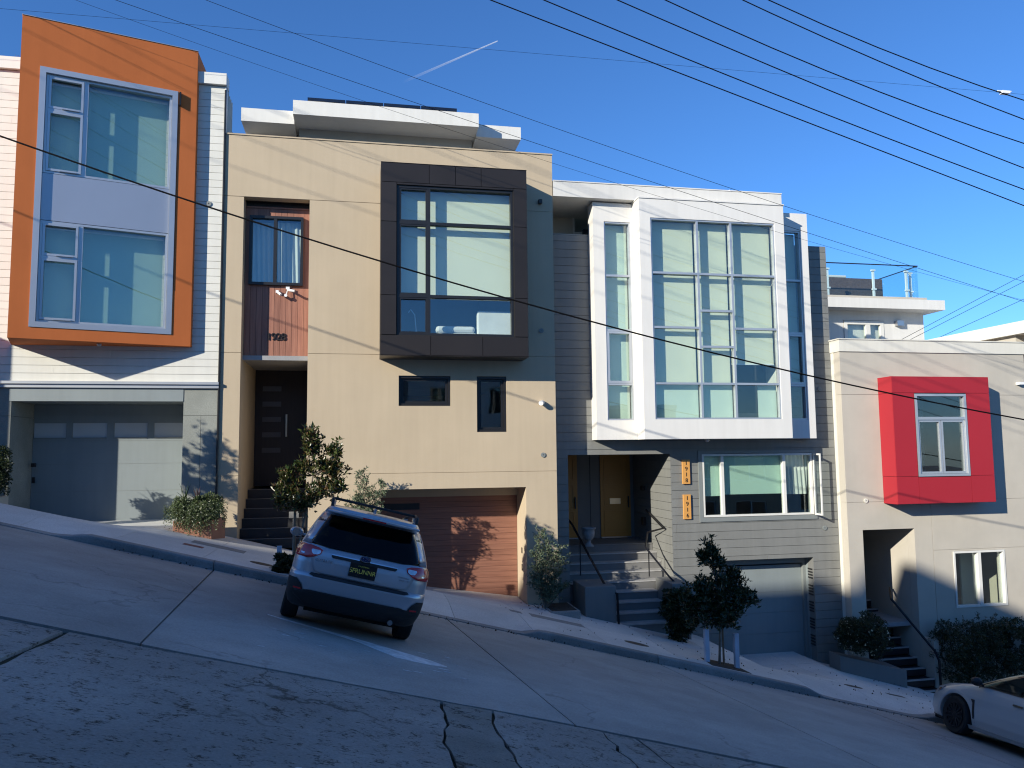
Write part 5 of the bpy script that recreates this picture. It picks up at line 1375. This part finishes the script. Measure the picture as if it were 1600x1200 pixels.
def place_car(root, x, Y, heading=0.0, dz=0.0):
    """root's origin: centre of the rear bumper's foot on the street; y forward"""
    up = Vector((.256, .067, 1)).normalized()
    f = Vector((math.sin(heading), math.cos(heading), 0)); f = (f-up*f.dot(up)).normalized()
    r_ = f.cross(up).normalized()
    Mx = Matrix((r_, f, up)).transposed().to_4x4(); Mx.translation = Vector((x, Y, zs(x, Y)+dz))
    root.matrix_world = Mx

# ---- silver estate car, seen from behind
car = thing('parked_car', 'silver estate car parked nose to the kerb, seen from behind', 'car')
LV = [(.24, .42, 4.55, .80, .18, .2), (.30, .20, 4.70, .86, .22, .25), (.42, .10, 4.78, .895, .24, .3), (.50, .04, 4.80, .905, .26, .35), (.60, .01, 4.81, .912, .27, .4), (.68, .0, 4.80, .915, .28, .42), (.715, .02, 4.80, .912, .28, .42),
      (.73, .075, 4.79, .908, .26, .42), (.85, .085, 4.76, .912, .26, .42), (.94, .10, 4.68, .910, .26, .42), (1.0, .115, 4.45, .900, .25, .45), (1.04, .13, 3.95, .888, .25, .4), (1.075, .15, 3.55, .87, .25, .3),
      (1.10, .165, 3.50, .855, .25, .3), (1.25, .27, 3.22, .805, .24, .3), (1.40, .40, 2.90, .745, .22, .3), (1.52, .54, 2.60, .685, .2, .3), (1.575, .40, 2.42, .655, .18, .3), (1.61, .41, 2.2, .62, .16, .3), (1.635, .55, 1.95, .54, .15, .3), (1.645, .8, 1.7, .35, .12, .2)]
cs = CarShape(LV)
WC = [(s_*.92, y_, .345) for s_ in (-1, 1) for y_ in (1.07, 3.82)]
bd = obj('body', cs.band(.50, 1.085, 14, cap_top=True, cap_bot=True), 'silver', car, local=True)
seal(bd); cut_wheels(bd, WC, .40, .30); sharp_smooth(bd)
lw = obj('lower_cladding', cs.band(.24, .498, 6, cap_top=True, cap_bot=True), 'clad', car, local=True)
seal(lw); cut_wheels(lw, WC, .385, .34); sharp_smooth(lw)
gh = obj('side_glass', cs.band(1.087, 1.50, 10), 'car_glass_rear', car, local=True); sharp_smooth(gh)
rf = obj('roof', cs.band(1.50, 1.645, 8, cap_top=True), 'silver', car, local=True); sharp_smooth(rf)
# arches, pillars
for sd_ in (-1, 1):
    for cy_ in (1.07, 3.82):
        m = MB(); vs = []; n_ = 26
        for k in range(n_+1):
            a = math.pi*(-.08+1.16*k/n_)
            for rr_ in (.385, .455):
                y_ = cy_+rr_*math.cos(a); z_ = .345+rr_*math.sin(a)
                xx = cs.halfw(max(.05, min(4.75, y_)), max(.25, z_)); vs.append((sd_*(xx+.012), y_, z_))
        nn_ = len(vs); vs += [(x-sd_*.03, y, z) for x, y, z in vs]
        fs = [(2*k, 2*k+1, 2*k+3, 2*k+2) for k in range(n_)] + [(nn_+2*k, nn_+2*k+2, nn_+2*k+3, nn_+2*k+1) for k in range(n_)]
        fs += [(2*k+1, nn_+2*k+1, nn_+2*k+3, 2*k+3) for k in range(n_)] + [(2*k, 2*k+2, nn_+2*k+2, nn_+2*k) for k in range(n_)]
        obj('wheel_arch', m.add(vs, fs), 'clad', car, local=True)
    for (ya, yb, za, zb) in ((.34, .56, .60, .72),):
        pass
    # pillars painted over the glass ring
    obj('pillar', cs.spatch([(1.09, .36, .52), (1.25, .46, .62), (1.40, .60, .74), (1.50, .70, .84)], sd_, .006), 'silver', car, local=True)
    obj('pillar', cs.spatch([(1.09, 2.12, 2.2), (1.5, 2.05, 2.13)], sd_, .006), 'clad', car, local=True)
    obj('pillar', cs.spatch([(1.09, 1.22, 1.3), (1.5, 1.22, 1.3)], sd_, .006), 'clad', car, local=True)
    obj('pillar', cs.spatch([(1.09, 3.22, 3.30), (1.25, 2.94, 3.02), (1.4, 2.60, 2.70), (1.5, 2.36, 2.46)], sd_, .006), 'silver', car, local=True)
    obj('door_seam', cs.spatch([(.55, 2.14, 2.15), (1.08, 2.14, 2.15)], sd_, .003), 'clad', car, local=True)
    obj('door_seam', cs.spatch([(.7, 1.42, 1.43), (.85, 1.30, 1.31), (1.08, 1.24, 1.25)], sd_, .003), 'clad', car, local=True)
    obj('door_handle', cs.spatch([(.93, 1.36, 1.56), (.955, 1.36, 1.56)], sd_, .035, th=.02), 'silver', car, local=True)
    obj('door_handle', cs.spatch([(.93, 2.26, 2.46), (.955, 2.26, 2.46)], sd_, .035, th=.02), 'silver', car, local=True)
    obj('sill_cladding', cs.spatch([(.40, 1.5, 3.4), (.58, 1.52, 3.38)], sd_, .012), 'clad', car, local=True)
# rear: corner pillars around the glass, glass, spoiler
obj('rear_pillar', cs.rpatch([(1.085, -.87, -.735), (1.2, -.83, -.70), (1.35, -.765, -.645), (1.50, -.695, -.585)], .010, 8), 'silver', car, local=True, smooth=True)
obj('rear_pillar', cs.rpatch([(1.085, .735, .87), (1.2, .70, .83), (1.35, .645, .765), (1.50, .585, .695)], .010, 8), 'silver', car, local=True, smooth=True)
obj('rear_window', cs.rpatch([(1.075, -.50, .50), (1.09, -.70, .70), (1.12, -.745, .745), (1.2, -.71, .71), (1.3, -.675, .675), (1.4, -.635, .635), (1.48, -.60, .60), (1.50, -.57, .57)], .014, 24, .006), 'car_glass_rear', car, local=True, smooth=True)
obj('spoiler', MB().prism([(-.64, .36), (-.45, .30), (0, .275), (.45, .30), (.64, .36), (.60, .75), (-.60, .75)], [1.53]*7, [1.56, 1.565, 1.57, 1.565, 1.56, 1.62, 1.62]), 'silver', car, local=True, bevel=.012)
obj('brake_light', MB().box(-.16, .16, .268, .29, 1.535, 1.552), 'lamp_red', car, local=True)
# tailgate with recess
tg = obj('tailgate', cs.rpatch([(.735, -.50, .50), (.76, -.62, .62), (.83, -.66, .66), (.95, -.70, .70), (1.0, -.73, .73), (1.06, -.78, .78)], .016, 28, .02), 'silver', car, local=True, smooth=True)
obj('recess', cs.rpatch([(.775, -.30, .30), (.79, -.33, .33), (.90, -.39, .39), (.965, -.41, .41)], .020, 20, .006), 'silver', tg, local=True)
obj('garnish', cs.rpatch([(.965, -.42, .42), (.985, -.44, .44), (1.0, -.43, .43)], .035, 20, .03), 'clad', tg, local=True)
obj('garnish', cs.rpatch([(1.0, -.44, .44), (1.012, -.44, .44)], .037, 20, .03), 'chrome', tg, local=True)
m = MB()
obj('bumper_step', cs.rpatch([(.695, -.60, .60), (.715, -.66, .66), (.733, -.64, .64)], .018, 24, .03), 'clad', car, local=True)
obj('lower_bumper', cs.rpatch([(.30, -.62, .62), (.42, -.80, .80), (.50, -.85, .85), (.515, -.60, .60)], .014, 24, .04), 'clad', car, local=True, smooth=True)
for sd_ in (-1, 1):
    a, b = (.64, .905) if sd_ > 0 else (-.905, -.64)
    rows = [(.44, .68, .90), (.52, .70, .905), (.58, .74, .908), (.63, .80, .909)]
    obj('corner_cladding', cs.rpatch([(z, *sorted((sd_*p, sd_*q))) for z, p, q in rows], .016, 12, .02), 'clad', car, local=True)
    rows = [(.905, .75, .905), (.93, .66, .907), (.98, .58, .905), (1.03, .56, .895), (1.055, .62, .885), (1.07, .72, .875)]
    tl = obj('tail_light', cs.rpatch([(z, *sorted((sd_*p, sd_*q))) for z, p, q in rows], .028, 14, .03), 'lamp_red', car, local=True, smooth=True)
    rows = [(.965, .62, .68), (.985, .59, .70), (1.01, .585, .71), (1.025, .60, .70)]
    obj('lens', cs.rpatch([(z, *sorted((sd_*p, sd_*q))) for z, p, q in rows], .034, 8, .01), 'lamp_clear', tl, local=True)
    rows = [(.945, .79, .83), (.965, .79, .835)]
    obj('lens', cs.rpatch([(z, *sorted((sd_*p, sd_*q))) for z, p, q in rows], .034, 6, .01), 'lamp_clear', tl, local=True)
    obj('lamp_side', cs.spatch([(.93, .22, .34), (.985, .22, .47), (1.03, .22, .50), (1.06, .22, .42)], sd_, .008), 'lamp_red', car, local=True)
    obj('reflector', cs.rpatch([(.50, *sorted((sd_*.72, sd_*.82))), (.52, *sorted((sd_*.72, sd_*.82)))], .022, 4, .01), 'lamp_red', car, local=True)
    # roof rail
    rr_ = obj('roof_rail', MB().tube([(sd_*.60, .60, 1.60), (sd_*.605, .68, 1.70), (sd_*.61, 1.0, 1.725), (sd_*.61, 2.0, 1.72), (sd_*.585, 2.4, 1.66), (sd_*.575, 2.5, 1.59)], .022, 8), 'clad', car, local=True, smooth=True)
    obj('rail_foot', MB().prism([(sd_*.56, .60), (sd_*.62, .60), (sd_*.62, .95), (sd_*.56, .95)], 1.56, [1.60, 1.60, 1.70, 1.70]).box(sd_*.59-.03, sd_*.59+.03, 2.2, 2.5, 1.58, 1.66), 'silver', rr_, local=True)
    # mirrors
    mh = obj('mirror', MB().grid(lambda u, v: (sd_*(.90+.15+.115*math.cos(2*math.pi*u)*math.sin(math.pi*v)), 3.12-.09*math.cos(math.pi*v), 1.06+.078*math.sin(2*math.pi*u)*math.sin(math.pi*v)**.7), 20, 10).tube([(sd_*.84, 3.14, 1.03), (sd_*.98, 3.13, 1.04)], .022, 6), 'silver', car, local=True, smooth=True)
    obj('mirror_glass', MB().lathe([(.068, 0), (.068, .006)], (sd_*1.05, 3.022, 1.06), 18, 'y'), 'chrome', mh, local=True)
for (x, sd_) in ((0, 1),):
    em = obj('emblem', MB().grid(lambda u, v: (.068*math.cos(2*math.pi*u)*v, .055-.0-.006*(1-v*v), 1.035+.036*math.sin(2*math.pi*u)*v), 24, 5), 'blue', tg, local=True)
    vs = []
    obj('emblem_ring', MB().tube([(.07*math.cos(2*math.pi*k/24), .052, 1.035+.038*math.sin(2*math.pi*k/24)) for k in range(25)], .006, 6), 'chrome', em, local=True)
    m = MB()
    for (sx, sz, s_) in ((-.035, .008, .011), (.0, .015, .006), (.022, .012, .006), (.038, .0, .006), (.02, -.014, .006), (-.002, -.012, .006)):
        P = [(sx+s_*(1 if k % 2 == 0 else .4)*math.cos(math.pi*k/4), sz+s_*(1 if k % 2 == 0 else .4)*math.sin(math.pi*k/4)) for k in range(8)]
        m.xprism([(a, 1.035+b) for a, b in P], .040, .046)
    obj('emblem_star', m, 'chrome', em, local=True)
pt = obj('number_plate', MB().box(-.168, .168, .045, .052, .798, .962), 'plate', tg, local=True)
obj('plate_frame', MB().wall(-.178, .178, .788, .972, .041, .054, [(-.165, .165, .801, .959)]), 'clad', pt, local=True)
obj('lettering', text_mb('SFRUNNR', .082, Tfront(0, .043, .868), .001, .95, bold=.0004), 'plate_gold', pt, local=True)
obj('lettering', text_mb('CALIFORNIA', .026, Tfront(0, .043, .934), .001), 'plate_gold', pt, local=True)
obj('badge', text_mb('OUTBACK', .045, Tfront(-.52, .080, .905), .003, 1.1), 'chrome', tg, local=True)
obj('badge', text_mb('SYMMETRICAL', .024, Tfront(.55, .078, .905), .003, 1.1), 'chrome', tg, local=True)
obj('badge', text_mb('AWD  2.5i', .026, Tfront(.56, .076, .868), .003, 1.1), 'chrome', tg, local=True)
for y_ in (1.05, 1.95): obj('crossbar', MB().tube([(-.60, y_, 1.725), (.60, y_, 1.725)], .018, 6), 'clad', car, local=True)
obj('antenna', MB().prism([(-.02, .78), (.02, .78), (.006, .95), (-.006, .95)], 1.62, [1.70, 1.70, 1.65, 1.65]), 'silver', car, local=True)
obj('rear_wiper', MB().tube([(0, .16, 1.10), (.25, .20, 1.13), (.42, .22, 1.14)], .009, 5), 'clad', car, local=True)
obj('underbody', MB().box(-.62, .62, .35, 4.5, .22, .5), 'under', car, local=True)
obj('exhaust', MB().tube([(.52, .15, .30), (.52, .5, .30)], .035, 12), 'rim', car, local=True)
# seats
for sx in (-.42, .42):
    for sy, hz_ in ((2.35, 1.12), (1.35, 1.06)):
        st_ = obj('seat', MB().box(sx-.24, sx+.24, sy, sy+.14, .6, hz_), 'seat', car, local=True, bevel=.05)
        obj('headrest', MB().box(sx-.13, sx+.13, sy-.02, sy+.09, hz_+.05, hz_+.24), 'seat', st_, local=True, bevel=.04)
obj('dashboard', MB().box(-.75, .75, 3.1, 3.5, .9, 1.08), 'seat', car, local=True)
for sd_ in (-1, 1):
    wheel(car, sd_*.80, 1.07, .345, .225, sd_); wheel(car, sd_*.80, 3.82, .345, .225, sd_)
place_car(car, -.18, -7.86, R(-1.2))
car.scale = (.92, .92, .92)

# ---- white saloon at the right edge, seen from its left front
car2 = thing('parked_car', 'white saloon car cut by the right edge with black alloy wheel', 'car')
LV2 = [(.16, .40, 4.30, .78, .2, .35), (.22, .15, 4.48, .84, .25, .45), (.35, .05, 4.56, .885, .3, .55), (.50, .0, 4.57, .895, .3, .6), (.62, .0, 4.54, .895, .3, .62), (.72, .02, 4.46, .89, .3, .62), (.79, .04, 4.30, .875, .3, .6), (.85, .06, 4.08, .86, .3, .5), (.90, .08, 3.78, .84, .3, .4), (.935, .10, 3.55, .83, .3, .35),
       (.95, .4, 3.48, .82, .3, .3), (1.10, .75, 3.16, .77, .3, .3), (1.25, 1.05, 2.82, .71, .3, .3), (1.38, 1.3, 2.45, .65, .28, .3), (1.45, 1.6, 2.15, .54, .2, .2), (1.475, 1.7, 2.0, .3, .1, .1)]
c2 = CarShape(LV2, .06, .20)
WC2 = [(s_*.90, y_, .325) for s_ in (-1, 1) for y_ in (1.0, 3.50)]
bd = obj('body', c2.band(.22, .937, 18, cap_top=True, cap_bot=True), 'pearl', car2, local=True); seal(bd); cut_wheels(bd, WC2, .375, .30); sharp_smooth(bd)
gl = obj('side_glass', c2.band(.938, 1.36, 9), 'car_glass', car2, local=True); sharp_smooth(gl)
rf = obj('roof', c2.band(1.36, 1.475, 6, cap_top=True), 'pearl', car2, local=True); sharp_smooth(rf)
obj('underbody', MB().box(-.68, .68, .3, 4.2, .15, .30), 'under', car2, local=True)
for sd_ in (-1, 1):
    for cy_ in (1.0, 3.50):
        vs = []; n_ = 24; m = MB()
        for k in range(n_+1):
            a = math.pi*(-.05+1.10*k/n_)
            for rr_, ex in ((.372, .0), (.40, .016), (.44, .004)):
                y_ = cy_+rr_*math.cos(a); z_ = .325+rr_*math.sin(a); vs.append((sd_*(c2.halfw(max(.1, min(4.4, y_)), max(.2, z_))+ex), y_, z_))
        fs = [(3*k+j, 3*k+j+1, 3*k+3+j+1, 3*k+3+j) for k in range(n_) for j in (0, 1)]
        obj('wheel_arch', m.add(vs, fs), 'pearl', car2, local=True, smooth=True)
    obj('pillar', c2.spatch([(.94, 1.95, 2.01), (1.34, 1.9, 1.96)], sd_, .005), 'clad', car2, local=True)
    obj('pillar', c2.spatch([(.94, .95, 1.1), (1.34, 1.25, 1.4)], sd_, .005), 'pearl', car2, local=True)
    obj('pillar', c2.spatch([(.94, 3.20, 3.3), (1.10, 2.92, 3.01), (1.25, 2.58, 2.67), (1.36, 2.26, 2.36)], sd_, .007), 'pearl', car2, local=True)
    obj('window_trim', c2.spatch([(.935, 1.0, 3.2), (.95, 1.0, 3.2)], sd_, .010), 'clad', car2, local=True)
    for ya in (3.06, 1.93, .98): obj('door_seam', c2.spatch([(.30, ya, ya+.010), (.93, ya, ya+.010)], sd_, .003), 'clad', car2, local=True)
    for ya in (2.06, 1.05): obj('door_handle', c2.spatch([(.77, ya, ya+.2), (.80, ya, ya+.2)], sd_, .035, th=.02), 'chrome', car2, local=True)
    obj('fender_vent', c2.spatch([(.36, 3.065, 3.10), (.5, 3.07, 3.105), (.62, 3.075, 3.11), (.68, 3.08, 3.16)], sd_, .012), 'clad', car2, local=True)
    obj('side_skirt', c2.spatch([(.17, 1.4, 3.24), (.24, 1.4, 3.24)], sd_, .04, th=.06), 'pearl', car2, local=True)
    hl_ = obj('headlight', c2.spatch([(.64, 4.05, 4.34), (.70, 3.92, 4.30), (.76, 3.88, 4.16)], sd_, .012), 'lamp_clear', car2, local=True)
    obj('lens', c2.spatch([(.67, 3.98, 4.06), (.72, 3.95, 4.05)], sd_, .018), 'amber', hl_, local=True)
    mh = obj('mirror', MB().grid(lambda u, v: (sd_*(.98+.10*math.cos(2*math.pi*u)*math.sin(math.pi*v)), 2.98-.08*math.cos(math.pi*v), 1.0+.075*math.sin(2*math.pi*u)*math.sin(math.pi*v)**.7), 18, 10).tube([(sd_*.82, 3.0, .96), (sd_*.95, 2.99, .98)], .02, 6), 'clad', car2, local=True, smooth=True)
    wheel(car2, sd_*.785, 1.0, .325, .23, sd_, 'darkrim', 7); wheel(car2, sd_*.785, 3.50, .325, .23, sd_, 'darkrim', 7, steer=R(-4))
obj('bumper_lip', c2.band(.165, .215, 1, .02, cap_top=True), 'clad', car2, local=True)
for sx in (-.4, .4):
    for sy in (1.9, 1.0):
        st_ = obj('seat', MB().box(sx-.24, sx+.24, sy, sy+.14, .45, .98), 'seat', car2, local=True, bevel=.05)
        obj('headrest', MB().box(sx-.13, sx+.13, sy, sy+.09, 1.0, 1.18), 'seat', st_, local=True, bevel=.04)
obj('steering_wheel', MB().tube([(-.38+.18*math.cos(a/10*6.2832), 2.45+.06*math.sin(a/10*6.2832), .88+.16*math.sin(a/10*6.2832)) for a in range(11)], .014, 6), 'seat', car2, local=True)
place_car(car2, 11.46, -8.22, R(0))

# the three downhill houses stand further back than the beige one: 3.45 and 3 per cent larger lots, set back 0.6 m and 0.52 m
def set_back(o, k, dy):
    L = o.location.copy(); o.scale = (k, k, k); o.location = (L.x*k, L.y*k+dy, L.z*k)
for o in list(bpy.data.objects):
    if o.parent is None and 'category' in o:
        nm_ = o.name
        if nm_ in ('grey_sided_house', 'stone_urn'): set_back(o, 1.0345, .60)
        elif nm_ in ('red_bay_house', 'brown_panelled_house', 'wicker_sofa', 'flowering_bush', 'hedge', 'plant', 'spiky_palm'): set_back(o, 1.03, .522)
for o in bpy.data.objects:
    if '_org' in o: del o['_org']
